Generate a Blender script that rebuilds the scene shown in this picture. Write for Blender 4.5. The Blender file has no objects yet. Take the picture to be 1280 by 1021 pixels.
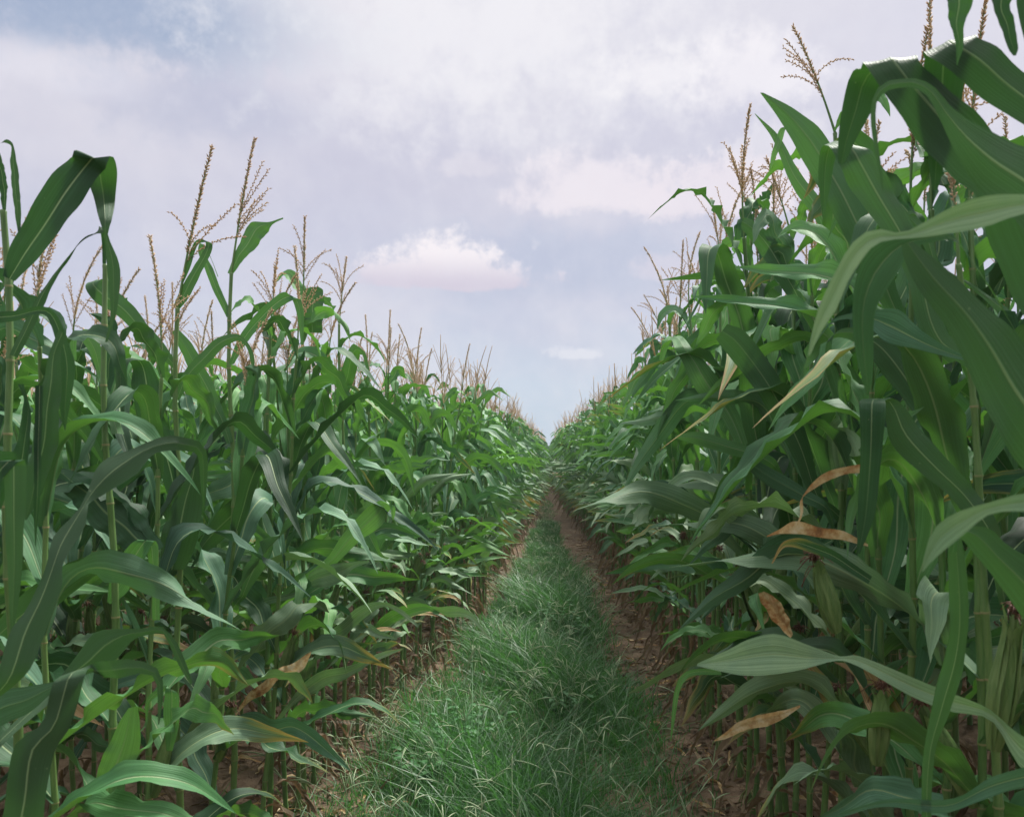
import bpy, math, random
import numpy as np
from mathutils import Vector

# ------------------------------------------------------------------ camera
F = 1150.0            # focal length in pixels of the 1280 px wide photograph
VX, VY = 687.0, 572.0 # vanishing point of the level rows
CH = 1.6
scene = bpy.context.scene
cam_d = bpy.data.cameras.new('camera')
cam = bpy.data.objects.new('camera', cam_d)
scene.collection.objects.link(cam)
cam.location = (0, 0, CH)
cam.rotation_euler = (math.radians(90), 0, 0)
cam_d.sensor_width = 36.0
cam_d.lens = 36.0 * F / 1280.0
cam_d.shift_x = -(VX - 640.0) / 1280.0
cam_d.shift_y = (VY - 510.5) / 1280.0
cam_d.clip_start = 0.05
cam_d.clip_end = 3000
cam_d.dof.use_dof = True
cam_d.dof.focus_distance = 5.0
cam_d.dof.aperture_fstop = 9.0
scene.camera = cam
scene.view_settings.view_transform = 'Standard'
scene.view_settings.look = 'None'
scene.view_settings.gamma = 1.0
scene.view_settings.exposure = 0.35
scene.render.resolution_x = 1024
scene.render.resolution_y = 816
scene.render.engine = 'CYCLES'
scene.cycles.max_bounces = 7
scene.cycles.diffuse_bounces = 3
scene.cycles.glossy_bounces = 2
scene.cycles.transmission_bounces = 4
scene.cycles.use_denoising = True

# ------------------------------------------------------------------ world: hazy sky with broken cloud
SUN_EL, SUN_AZ = 56.0, 40.0      # azimuth measured from +Y towards +X
world = bpy.data.worlds.new('World')
scene.world = world
world.use_nodes = True
wt = world.node_tree
for n in list(wt.nodes): wt.nodes.remove(n)

class NT:
    def __init__(s, tree): s.t = tree
    def n(s, typ, **kw):
        x = s.t.nodes.new(typ)
        for k, v in kw.items(): setattr(x, k, v)
        return x
    def link(s, a, b): s.t.links.new(a, b)
    def setin(s, sock, v):
        if isinstance(v, bpy.types.NodeSocket): s.link(v, sock)
        else: sock.default_value = v
    def m(s, op, a, b=None, c=None, clamp=False):
        x = s.n('ShaderNodeMath', operation=op); x.use_clamp = clamp
        s.setin(x.inputs[0], a)
        if b is not None: s.setin(x.inputs[1], b)
        if c is not None: s.setin(x.inputs[2], c)
        return x.outputs[0]
    def mix(s, f, a, b, blend='MIX'):
        x = s.n('ShaderNodeMix', data_type='RGBA', blend_type=blend)
        s.setin(x.inputs[0], f)
        for i, v in ((6, a), (7, b)):
            if isinstance(v, tuple) and len(v) == 3: v = v + (1,)
            s.setin(x.inputs[i], v)
        return x.outputs[2]
    def sm(s, v, lo, hi, o0=0.0, o1=1.0):
        x = s.n('ShaderNodeMapRange', interpolation_type='SMOOTHSTEP')
        s.setin(x.inputs[0], v); x.inputs[1].default_value = lo; x.inputs[2].default_value = hi
        x.inputs[3].default_value = o0; x.inputs[4].default_value = o1
        return x.outputs[0]
    def noise(s, vec, scale, detail=4, rough=0.55, dist=0.0):
        x = s.n('ShaderNodeTexNoise')
        if vec is not None: s.link(vec, x.inputs['Vector'])
        x.inputs['Scale'].default_value = scale; x.inputs['Detail'].default_value = detail
        x.inputs['Roughness'].default_value = rough; x.inputs['Distortion'].default_value = dist
        return x.outputs[0]
    def comb(s, x, y, z=0.0):
        c = s.n('ShaderNodeCombineXYZ')
        for i, v in enumerate((x, y, z)): s.setin(c.inputs[i], v)
        return c.outputs[0]
    def ramp(s, v, stops):
        x = s.n('ShaderNodeValToRGB'); s.link(v, x.inputs[0]); r = x.color_ramp
        while len(r.elements) < len(stops): r.elements.new(0.5)
        for e, (p, c) in zip(r.elements, stops):
            e.position = p; e.color = tuple(c) + (1,)
        return x.outputs[0]

W = NT(wt)
tc = W.n('ShaderNodeTexCoord')
sep = W.n('ShaderNodeSeparateXYZ'); W.link(tc.outputs['Generated'], sep.inputs[0])
RAD = 180.0 / math.pi
az = W.m('MULTIPLY', W.m('ARCTAN2', sep.outputs[0], sep.outputs[1]), RAD)
el = W.m('MULTIPLY', W.m('ARCSINE', sep.outputs[2]), RAD)
ae = W.comb(W.m('MULTIPLY', az, 0.1), W.m('MULTIPLY', el, 0.1))
n_big = W.noise(ae, 0.9, 5, 0.55)
n_mid = W.noise(ae, 2.6, 6, 0.6)
n_fine = W.noise(ae, 7.0, 6, 0.62)
ae_s = W.comb(W.m('MULTIPLY', az, 0.06), W.m('MULTIPLY', el, 0.16))
n_xf = W.noise(ae, 17.0, 5, 0.6)
n_str = W.noise(ae_s, 1.5, 5, 0.55)
# clear-air colour low down, lavender-grey veil above, whiter overhead
elf = W.m('DIVIDE', W.m('ADD', el, W.m('MULTIPLY', W.m('SUBTRACT', n_str, 0.5), 7.0)), 60.0, clamp=True)
veil = W.ramp(elf, [(0.0, (0.52, 0.63, 0.75)), (0.07, (0.56, 0.64, 0.76)), (0.15, (0.56, 0.58, 0.71)),
                    (0.28, (0.60, 0.59, 0.70)), (0.38, (0.66, 0.65, 0.745)), (0.5, (0.76, 0.745, 0.80)), (0.72, (1.25, 1.23, 1.22)), (1.0, (1.6, 1.57, 1.52))])
# soft large brightness patches
col = W.mix(W.sm(n_big, 0.38, 0.68, 0.0, 0.55), veil, (0.76, 0.735, 0.79))
def ang(px, py):
    u, v = (px - VX) / F, (VY - py) / F
    return math.degrees(math.atan(u)), math.degrees(math.atan(v / math.sqrt(1 + u * u)))
def blob(px, py, rx, ry, amt=0.9, flat=0.5, edge=(0.25, 0.75), fw=1.0):
    """one cloud: bumpy top, flatter base, placed by its direction in the sky"""
    a0, e0 = ang(px, py); ra = rx / 20.0; re = ry / 20.0
    dx = W.m('DIVIDE', W.m('SUBTRACT', az, a0), ra)
    de = W.m('SUBTRACT', el, e0)
    up = W.m('MAXIMUM', de, 0.0); dn = W.m('MINIMUM', de, 0.0)
    dy = W.m('ADD', W.m('DIVIDE', up, re), W.m('DIVIDE', dn, re * flat))
    d = W.m('SQRT', W.m('ADD', W.m('MULTIPLY', dx, dx), W.m('MULTIPLY', dy, dy)))
    d = W.m('SUBTRACT', d, W.m('MULTIPLY', W.m('SUBTRACT', n_mid, 0.5), 1.9))
    d = W.m('SUBTRACT', d, W.m('MULTIPLY', W.m('SUBTRACT', n_fine, 0.5), 0.9 * fw))
    d = W.m('SUBTRACT', d, W.m('MULTIPLY', W.m('SUBTRACT', n_xf, 0.5), 0.35 * fw))
    return W.sm(W.m('SUBTRACT', 1.25, d), edge[0], edge[1], 0.0, amt)
def put(c, m, top):
    return W.mix(m, c, top)
col = put(col, blob(120, 5, 300, 65, 0.9, 1.0, (0.0, 0.9)), (0.33, 0.41, 0.57))   # darker blue-grey patch upper left
col = put(col, blob(250, 130, 150, 45, 0.6, 1.0, (0.0, 0.9)), (0.47, 0.49, 0.63))
col = put(col, blob(70, 90, 120, 30, 0.45, 0.8, (0.0, 0.9)), (0.80, 0.78, 0.85))
col = put(col, blob(600, 40, 340, 140, 0.8, 1.0, (0.0, 1.2)), (0.90, 0.88, 0.90))
col = put(col, blob(820, 95, 70, 42, 0.65, 0.6, (0.1, 0.95)), (0.95, 0.92, 0.93))
col = put(col, blob(940, 100, 90, 60, 0.65, 0.7, (0.1, 0.95)), (0.95, 0.91, 0.93))
col = put(col, blob(985, 190, 80, 50, 0.6, 0.8), (0.80, 0.77, 0.82))
col = put(col, blob(720, 330, 280, 50, 0.75, 1.0, (0.0, 0.9)), (0.49, 0.53, 0.67))
col = put(col, blob(740, 245, 120, 58, 0.8, 0.45, (0.15, 0.8)), (0.88, 0.81, 0.85))
col = put(col, blob(900, 250, 140, 50, 0.85, 0.6), (0.84, 0.77, 0.82))
col = put(col, blob(590, 210, 70, 25, 0.5, 0.6), (0.77, 0.73, 0.79))
c1 = blob(555, 354, 135, 60, 0.95, 0.16, (0.2, 0.7), 1.1)
col = put(col, c1, W.mix(W.sm(el, 10.4, 12.8), (0.66, 0.60, 0.70), (0.95, 0.88, 0.90)))
col = put(col, blob(850, 340, 60, 30, 0.5, 0.5), (0.74, 0.68, 0.76))
col = put(col, blob(722, 444, 40, 15, 0.6, 0.4, (0.2, 0.8), 2.2), (0.80, 0.80, 0.86))
col = put(col, blob(980, 430, 80, 20, 0.4, 0.8), (0.74, 0.74, 0.82))
# grain of thin cloud
col = W.mix(W.sm(n_fine, 0.35, 0.7, 0.0, 0.10), col, (0.86, 0.85, 0.9))
sky = W.n('ShaderNodeTexSky', sky_type='NISHITA', sun_disc=False)
sky.sun_elevation = math.radians(SUN_EL); sky.sun_rotation = math.radians(SUN_AZ)
sky.air_density = 1.0; sky.dust_density = 2.0
SKY = 0.08
bg1 = W.n('ShaderNodeBackground'); W.link(sky.outputs[0], bg1.inputs[0]); bg1.inputs[1].default_value = SKY
bg2 = W.n('ShaderNodeBackground'); W.link(col, bg2.inputs[0]); bg2.inputs[1].default_value = 0.85
mx = W.n('ShaderNodeMixShader'); mx.inputs[0].default_value = 0.9
W.link(bg1.outputs[0], mx.inputs[1]); W.link(bg2.outputs[0], mx.inputs[2])
wo = W.n('ShaderNodeOutputWorld'); W.link(mx.outputs[0], wo.inputs[0])

sun_d = bpy.data.lights.new('sun', 'SUN')
sun_d.energy = 5.0; sun_d.angle = math.radians(11); sun_d.color = (1.0, 0.96, 0.9)
sun = bpy.data.objects.new('sun', sun_d); scene.collection.objects.link(sun)
_e, _a = math.radians(SUN_EL), math.radians(SUN_AZ)
sd = Vector((math.sin(_a) * math.cos(_e), math.cos(_a) * math.cos(_e), math.sin(_e)))
sun.rotation_euler = sd.to_track_quat('Z', 'Y').to_euler()

# ------------------------------------------------------------------ materials
def new_mat(name):
    m = bpy.data.materials.new(name); m.use_nodes = True
    t = m.node_tree
    for n in list(t.nodes): t.nodes.remove(n)
    return m, NT(t)
def finish(N, base, rough=0.5, trans=None, tf=0.0, bump=None, bs=0.3, bd=0.002, spec=0.5, tnormal=True):
    p = N.n('ShaderNodeBsdfPrincipled')
    N.setin(p.inputs['Base Color'], base if not isinstance(base, tuple) else base + (1,))
    N.setin(p.inputs['Roughness'], rough)
    p.inputs['Specular IOR Level'].default_value = spec
    if bump is not None:
        b = N.n('ShaderNodeBump'); b.inputs['Strength'].default_value = bs; b.inputs['Distance'].default_value = bd
        N.link(bump, b.inputs['Height']); N.link(b.outputs[0], p.inputs['Normal'])
    out = p.outputs[0]
    if tf > 0:
        tr = N.n('ShaderNodeBsdfTranslucent'); N.setin(tr.inputs[0], trans if not isinstance(trans, tuple) else trans + (1,))
        x = N.n('ShaderNodeMixShader'); N.setin(x.inputs[0], tf)
        N.link(out, x.inputs[1]); N.link(tr.outputs[0], x.inputs[2]); out = x.outputs[0]
    o = N.n('ShaderNodeOutputMaterial'); N.link(out, o.inputs[0])

def attr(N, name):
    a = N.n('ShaderNodeAttribute', attribute_name=name); return a.outputs['Fac']

def leaf_material(name, dark=(0.011, 0.042, 0.018), mid=(0.038, 0.132, 0.050), light=(0.105, 0.265, 0.085), tr=(0.20, 0.52, 0.05)):
    m, N = new_mat(name)
    uv = N.n('ShaderNodeUVMap', uv_map='UVMap')
    s = N.n('ShaderNodeSeparateXYZ'); N.link(uv.outputs[0], s.inputs[0])
    u, v = s.outputs[0], s.outputs[1]
    oi = N.n('ShaderNodeObjectInfo')
    tint = attr(N, 'tint'); age = attr(N, 'age')
    tv = N.m('ADD', tint, N.m('MULTIPLY', N.m('SUBTRACT', oi.outputs['Random'], 0.5), 0.3), clamp=True)
    geo = N.n('ShaderNodeNewGeometry')
    base = N.ramp(tv, [(0.0, dark), (0.5, mid), (1.0, light)])
    vv = N.comb(N.m('MULTIPLY', u, 3.0), N.m('MULTIPLY', v, 1.5), N.m('MULTIPLY', tv, 37.0))
    n1 = N.noise(geo.outputs['Position'], 14.0, 3)
    base = N.mix(N.sm(n1, 0.3, 0.75, 0.0, 0.4), base, N.mix(1.0, base, (1.7, 1.5, 1.2), 'MULTIPLY'))
    # long streaks that follow the parallel veins
    vs = N.comb(N.m('MULTIPLY', u, 26.0), N.m('MULTIPLY', v, 1.6), N.m('MULTIPLY', tv, 51.0))
    n2 = N.noise(vs, 1.0, 3, 0.6)
    base = N.mix(N.sm(n2, 0.38, 0.68, 0.0, 0.8), base, N.mix(1.0, base, (1.9, 1.7, 1.9), 'MULTIPLY'))
    # midrib
    du = N.m('ABSOLUTE', N.m('SUBTRACT', u, 0.5))
    rib = N.sm(du, 0.012, 0.032, 1.0, 0.0)
    base = N.mix(N.m('MULTIPLY', rib, N.sm(v, 0.55, 0.95, 0.85, 0.2)), base, (0.36, 0.47, 0.25))
    # pale insect specks
    sp = N.n('ShaderNodeTexVoronoi'); sp.inputs['Scale'].default_value = 60.0
    N.link(geo.outputs['Position'], sp.inputs['Vector'])
    spk = N.m('MULTIPLY', N.sm(sp.outputs['Distance'], 0.08, 0.14, 1.0, 0.0), N.sm(N.noise(geo.outputs['Position'], 9.0, 2), 0.55, 0.68))
    base = N.mix(N.m('MULTIPLY', spk, 0.5), base, (0.30, 0.36, 0.20))
    # ageing: yellow then brown from the tip and the margins inwards
    n3 = N.noise(vv, 3.0, 5, 0.65)
    k = N.m('ADD', N.m('ADD', N.m('MULTIPLY', v, 0.85), N.m('MULTIPLY', du, 0.42)), N.m('MULTIPLY', N.m('SUBTRACT', n3, 0.5), 0.55))
    k = N.m('ADD', k, N.m('SUBTRACT', age, 0.5))
    yel = N.sm(k, 0.62, 0.86); brn = N.sm(k, 0.78, 0.92)
    base = N.mix(yel, base, (0.23, 0.26, 0.055))
    base = N.mix(brn, base, N.mix(N.sm(n2, 0.4, 0.6), (0.26, 0.13, 0.05), (0.42, 0.30, 0.15)))
    back = geo.outputs['Backfacing']
    base = N.mix(N.m('MULTIPLY', back, 0.35), base, (0.085, 0.155, 0.075))
    trc = N.mix(yel, N.mix(tv, (tr[0] * .25, tr[1] * .32, tr[2] * .5), tr), (0.42, 0.34, 0.08))
    trc = N.mix(N.m('MULTIPLY', rib, 0.6), trc, (0.10, 0.22, 0.04))
    ridge = N.m('SINE', N.m('MULTIPLY', u, 2 * math.pi * 15))
    bmp = N.m('ADD', N.m('MULTIPLY', ridge, 0.12), N.m('ADD', N.m('MULTIPLY', n2, 1.6), N.m('MULTIPLY', rib, -1.2)))
    rough = N.m('ADD', 0.48, N.m('MULTIPLY', n2, 0.16))
    finish(N, base, rough, trc, 0.20, bmp, 0.6, 0.0013, spec=0.34)
    return m
M_leaf = leaf_material('corn_leaf')
M_leaf_blue = leaf_material('corn_leaf_glaucous', (0.026, 0.078, 0.046), (0.065, 0.165, 0.095), (0.13, 0.25, 0.145), (0.08, 0.24, 0.05))

M_leaf_pale = leaf_material('weathered_leaf', (0.075, 0.155, 0.085), (0.13, 0.235, 0.135), (0.21, 0.32, 0.20), (0.14, 0.32, 0.06))

def simple(name, c1, c2, scale=30, rough=0.6, tf=0.0, tr=(0.3, 0.2, 0.1), bs=0.3, useattr=True, stretch=None):
    m, N = new_mat(name)
    geo = N.n('ShaderNodeNewGeometry')
    oi = N.n('ShaderNodeObjectInfo')
    vec = geo.outputs['Position']
    if stretch:
        mp = N.n('ShaderNodeMapping'); N.link(vec, mp.inputs[0]); mp.inputs['Scale'].default_value = stretch; vec = mp.outputs[0]
    n = N.noise(vec, scale, 5, 0.6)
    f = N.sm(n, 0.3, 0.7)
    if useattr:
        f = N.m('MULTIPLY', N.m('ADD', f, attr(N, 'tint')), 0.5)
    base = N.mix(f, c1, c2)
    finish(N, base, rough, tr, tf, n, bs, 0.003)
    return m
M_stalk = simple('corn_stalk', (0.06, 0.145, 0.035), (0.16, 0.26, 0.08), 25, 0.45, 0, bs=0.1, stretch=(6, 6, 0.6))
M_dry = simple('dry_leaf', (0.075, 0.045, 0.024), (0.28, 0.20, 0.115), 22, 0.75, 0.15, (0.28, 0.17, 0.08), bs=0.6, stretch=(3, 3, 0.7))
def tan_material():
    m, N = new_mat('dry_tan_leaf')
    g = N.n('ShaderNodeNewGeometry')
    n = N.noise(g.outputs['Position'], 16, 6, 0.7); n2 = N.noise(g.outputs['Position'], 70, 4, 0.7)
    f = N.m('ADD', N.m('MULTIPLY', n, 0.75), N.m('MULTIPLY', n2, 0.25))
    c = N.ramp(f, [(0.30, (0.10, 0.045, 0.022)), (0.42, (0.33, 0.16, 0.055)), (0.52, (0.50, 0.36, 0.17)), (0.62, (0.60, 0.51, 0.34)), (0.75, (0.24, 0.27, 0.08))])
    finish(N, c, 0.7, c, 0.3, n2, 0.7, 0.004)
    return m
M_tan = tan_material()
M_tassel = simple('tassel', (0.40, 0.29, 0.17), (0.72, 0.58, 0.39), 60, 0.75, 0.35, (0.75, 0.5, 0.28))
M_husk = simple('ear_husk', (0.065, 0.145, 0.032), (0.19, 0.27, 0.09), 30, 0.6, 0.08, (0.2, 0.4, 0.08), bs=0.4, stretch=(5, 5, 0.5))
M_silk = simple('corn_silk', (0.05, 0.022, 0.012), (0.19, 0.085, 0.045), 60, 0.7)
M_grass = simple('grass_blade', (0.011, 0.056, 0.020), (0.085, 0.225, 0.075), 6, 0.45, 0.3, (0.12, 0.40, 0.06), bs=0.0)
M_seed = simple('grass_seed_head', (0.20, 0.33, 0.16), (0.46, 0.54, 0.34), 12, 0.6, 0.2, (0.3, 0.4, 0.15), bs=0.0)
M_weed = simple('weed_leaf', (0.045, 0.16, 0.055), (0.10, 0.26, 0.09), 20, 0.5, 0.3, (0.1, 0.4, 0.06), bs=0.2)
M_collar = simple('leaf_collar', (0.12, 0.19, 0.06), (0.30, 0.25, 0.12), 30, 0.6)

def soil_material():
    m, N = new_mat('soil')
    tcn = N.n('ShaderNodeNewGeometry'); P = tcn.outputs['Position']
    n1 = N.noise(P, 1.3, 6, 0.6); n2 = N.noise(P, 9.0, 8, 0.7); n3 = N.noise(P, 55.0, 5, 0.7)
    v = N.n('ShaderNodeTexVoronoi'); v.inputs['Scale'].default_value = 22.0; N.link(P, v.inputs['Vector'])
    c = N.mix(N.sm(n1, 0.35, 0.65), (0.080, 0.054, 0.036), (0.165, 0.115, 0.075))
    c = N.mix(N.sm(n2, 0.35, 0.7, 0, 0.75), c, (0.24, 0.175, 0.118))
    c = N.mix(N.sm(n3, 0.5, 0.75, 0, 0.5), c, (0.10, 0.048, 0.03))
    h = N.m('ADD', N.m('MULTIPLY', n2, 1.0), N.m('ADD', N.m('MULTIPLY', n3, 0.35), N.m('MULTIPLY', v.outputs['Distance'], 0.5)))
    finish(N, c, 0.9, bump=h, bs=0.8, bd=0.03, spec=0.2)
    return m
M_soil = soil_material()
MATS = {'leaf': M_leaf, 'blue': M_leaf_blue, 'pale': M_leaf_pale, 'stalk': M_stalk, 'dry': M_dry, 'tan': M_tan, 'tassel': M_tassel, 'husk': M_husk,
        'silk': M_silk, 'grass': M_grass, 'seed': M_seed, 'weed': M_weed, 'collar': M_collar, 'soil': M_soil}

# ------------------------------------------------------------------ mesh helpers
C = scene.collection
class MB:
    """collects ribbons and tubes; arrays of verts, quads, tris, uv, tint, age, material"""
    def __init__(s):
        s.V = []; s.Q = []; s.T = []; s.UV = []; s.A = []; s.G = []; s.n = 0; s.mats = []; s.QM = []; s.TM = []
    def mi(s, mat):
        if mat not in s.mats: s.mats.append(mat)
        return s.mats.index(mat)
    def add(s, V, Q=None, T=None, uv=None, tint=0.5, age=0.0, mat='leaf'):
        V = np.asarray(V, dtype=np.float32); k = len(V)
        s.V.append(V); s.UV.append(np.zeros((k, 2), np.float32) if uv is None else np.asarray(uv, np.float32))
        s.A.append(np.full(k, tint, np.float32)); s.G.append(np.full(k, age, np.float32))
        i = s.mi(mat)
        if Q is not None and len(Q): s.Q.append(np.asarray(Q, np.int32) + s.n); s.QM.append(np.full(len(Q), i, np.int32))
        if T is not None and len(T): s.T.append(np.asarray(T, np.int32) + s.n); s.TM.append(np.full(len(T), i, np.int32))
        s.n += k
    def pack(s):
        z = lambda L, w, d: np.concatenate(L) if L else np.zeros((0, w), d)
        z1 = lambda L: np.concatenate(L) if L else np.zeros(0, np.int32)
        return dict(V=z(s.V, 3, np.float32), UV=z(s.UV, 2, np.float32), A=np.concatenate(s.A), G=np.concatenate(s.G),
                    Q=z(s.Q, 4, np.int32), T=z(s.T, 3, np.int32), QM=z1(s.QM), TM=z1(s.TM), mats=list(s.mats))
    def mesh(s, name): return mesh_from(s.pack(), name)
def mesh_from(d, name):
    me = bpy.data.meshes.new(name)
    V, Q, T = d['V'], d['Q'], d['T']
    me.vertices.add(len(V)); me.vertices.foreach_set('co', V.ravel())
    loops = np.concatenate([Q.ravel(), T.ravel()]).astype(np.int32)
    nq, nt = len(Q), len(T)
    me.loops.add(len(loops)); me.loops.foreach_set('vertex_index', loops)
    me.polygons.add(nq + nt)
    starts = np.concatenate([np.arange(nq) * 4, nq * 4 + np.arange(nt) * 3]).astype(np.int32)
    me.polygons.foreach_set('loop_start', starts)
    me.polygons.foreach_set('material_index', np.concatenate([d['QM'], d['TM']]).astype(np.int32))
    me.polygons.foreach_set('use_smooth', np.ones(nq + nt, dtype=bool))
    uvl = me.uv_layers.new(name='UVMap')
    uvl.data.foreach_set('uv', d['UV'][loops].ravel())
    for nm, arr in (('tint', d['A']), ('age', d['G'])):
        a = me.attributes.new(nm, 'FLOAT', 'POINT'); a.data.foreach_set('value', arr.astype(np.float32))
    for m in d['mats']: me.materials.append(MATS[m])
    me.update(calc_edges=True); me.validate()
    return me
def nrm(a):
    return a / np.maximum(np.linalg.norm(a, axis=-1, keepdims=True), 1e-9)
def grid_quads(nr, nc, wrap=False):
    i = np.arange(nr - 1)[:, None]; j = np.arange(nc if wrap else nc - 1)[None, :]
    j2 = (j + 1) % nc
    a = i * nc + j; b = i * nc + j2; c = (i + 1) * nc + j2; d = (i + 1) * nc + j
    return np.stack([a + 0 * b, b, c, d], -1).reshape(-1, 4)
def tube(mb, P, R, n=6, mat='stalk', tint=0.5, cap=True):
    P = np.asarray(P, float); R = np.asarray(R, float); k = len(P)
    if R.ndim == 0: R = np.full(k, float(R))
    T = nrm(np.gradient(P, axis=0))
    ref = np.array([0.13, 1.0, 0.07]) if abs(T[:, 1]).mean() < 0.8 else np.array([1.0, 0.1, 0.05])
    A = nrm(np.cross(T, ref)); B = np.cross(T, A)
    th = np.linspace(0, 2 * math.pi, n, endpoint=False)
    V = P[:, None, :] + R[:, None, None] * (np.cos(th)[None, :, None] * A[:, None, :] + np.sin(th)[None, :, None] * B[:, None, :])
    V = V.reshape(-1, 3); Q = grid_quads(k, n, True)
    uv = np.stack([np.tile(np.linspace(0, 1, n), k), np.repeat(np.linspace(0, 1, k), n)], -1)
    Tt = []
    if cap:
        V = np.concatenate([V, P[-1:] + T[-1:] * R[-1] * 0.3]); uv = np.concatenate([uv, [[.5, 1]]]); e = len(V) - 1
        Tt = [((k - 1) * n + j, (k - 1) * n + (j + 1) % n, e) for j in range(n)]
    mb.add(V, Q, Tt, uv, tint, 0, mat)
def catmull(pts, n, closed=False):
    """resample control rows (any width) by centripetal-ish Catmull-Rom at n even steps"""
    p = np.asarray(pts, float)
    seg = np.linalg.norm(np.diff(p[:, :3], axis=0), axis=1); s = np.concatenate([[0], np.cumsum(np.maximum(seg, 1e-5))])
    q = np.linspace(0, s[-1], n)
    m = np.zeros_like(p)
    m[1:-1] = (p[2:] - p[:-2]) / (s[2:] - s[:-2])[:, None]
    m[0] = (p[1] - p[0]) / (s[1] - s[0]); m[-1] = (p[-1] - p[-2]) / (s[-1] - s[-2])
    i = np.clip(np.searchsorted(s, q, side='right') - 1, 0, len(s) - 2)
    h = (s[i + 1] - s[i]); t = ((q - s[i]) / h)[:, None]; h = h[:, None]
    return (2 * t**3 - 3 * t**2 + 1) * p[i] + (t**3 - 2 * t**2 + t) * h * m[i] + (-2 * t**3 + 3 * t**2) * p[i + 1] + (t**3 - t**2) * h * m[i + 1]
def width_profile(t, wmax, base=0.42, peak=0.34):
    up = base + (1 - base) * np.sin(np.clip(t / peak, 0, 1) * math.pi / 2)
    dn = np.where(t < peak, 1.0, 1 - np.clip((t - peak) / (1 - peak), 0, 1) ** 1.9)
    return wmax * up * np.maximum(dn, 0.015)
def ribbon(mb, P, S, N, w, nc=7, vee=0.35, wave=0.10, wf=5.0, rng=None, mat='leaf', tint=0.5, age=0.0, curl=0.0, split=False):
    """blade along P; S = sideways, N = upper-face normal (both rows x 3)"""
    k = len(P); t = np.linspace(0, 1, k)
    x = np.linspace(-1, 1, nc)
    ph1, ph2 = rng.uniform(0, 6.28, 2)
    f1, f2 = wf * rng.uniform(0.8, 1.25), wf * rng.uniform(0.8, 1.25)
    env = np.clip(t * 4, 0, 1) * np.clip((1.03 - t) * 3, 0.1, 1)
    wl = np.sin(t * f1 * 6.283 + ph1) + 0.5 * np.sin(t * f1 * 14.1 + ph2)
    wr = np.sin(t * f2 * 6.283 + ph2) + 0.5 * np.sin(t * f2 * 13.3 + ph1)
    V = np.zeros((k, nc, 3)); half = w * 0.5
    P = P + S * (np.sin(t * wf * 4 + ph1) * wave * 0.5 * w.max() * env)[:, None]
    for j, xx in enumerate(x):
        ax = abs(xx)
        wv = (wl if xx < 0 else wr) * env * wave * half * 2 * ax ** 1.6
        lift = vee * ax ** 0.9 * half * (1 - 0.35 * ax) + wv - curl * ax ** 2 * half
        shr = 1 - 0.25 * vee * ax
        V[:, j] = P + S * (xx * half * shr)[:, None] + N * lift[:, None]
    uv = np.stack([np.tile(np.linspace(0, 1, nc), k), np.repeat(t, nc)], -1)
    mb.add(V.reshape(-1, 3), grid_quads(k, nc)[:, ::-1], None, uv, tint, age, mat)

def rot_about(v, ax, a):
    a = np.asarray(a)[:, None]
    return v * np.cos(a) + np.cross(ax, v) * np.sin(a) + ax * (np.sum(ax * v, -1, keepdims=True)) * (1 - np.cos(a))
def leaf_curve(rng, base, az, th0, th1, L, tb, sharp, dphi, twist, k):
    """inclination from the vertical goes th0 -> th1 around tb"""
    t = np.linspace(0, 1, k)
    q = np.clip((t - tb + sharp) / (2 * sharp), 0, 1); q = q * q * (3 - 2 * q)
    th = th0 + (th1 - th0) * (0.72 * q + 0.28 * t)
    ph = az + dphi * t ** 1.5 + 0.12 * np.sin(t * rng.uniform(3, 9) + rng.uniform(0, 6))
    T = np.stack([np.cos(ph) * np.sin(th), np.sin(ph) * np.sin(th), np.cos(th)], -1)
    P = np.zeros((k, 3)); ds = L / (k - 1)
    P[1:] = np.cumsum((T[1:] + T[:-1]) * 0.5 * ds, axis=0); P += np.asarray(base)
    S = np.stack([-np.sin(ph), np.cos(ph), np.zeros(k)], -1)
    tw = twist * np.clip((t - 0.08) / 0.8, 0, 1) ** 1.3
    S = nrm(rot_about(S, T, tw)); N = np.cross(T, S)
    return P, S, N, t

# ------------------------------------------------------------------ corn plant parts
def build_stalk(rng, H, bend, near=True):
    """returns mb, centre-line function"""
    mb = MB()
    ph = rng.uniform(0, 6.28); a1 = bend
    def cl(z):
        z = np.asarray(z, float)
        return np.stack([a1[0] * (z / H) ** 2 + 0.006 * np.sin(z * 7 + ph), a1[1] * (z / H) ** 2 + 0.006 * np.cos(z * 6 + ph), z], -1)
    return mb, cl
def node_heights(H, n):
    i = np.arange(n + 1) / n
    return 0.04 + (H - 0.04) * (0.35 * i + 0.65 * i ** 1.25)

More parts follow.
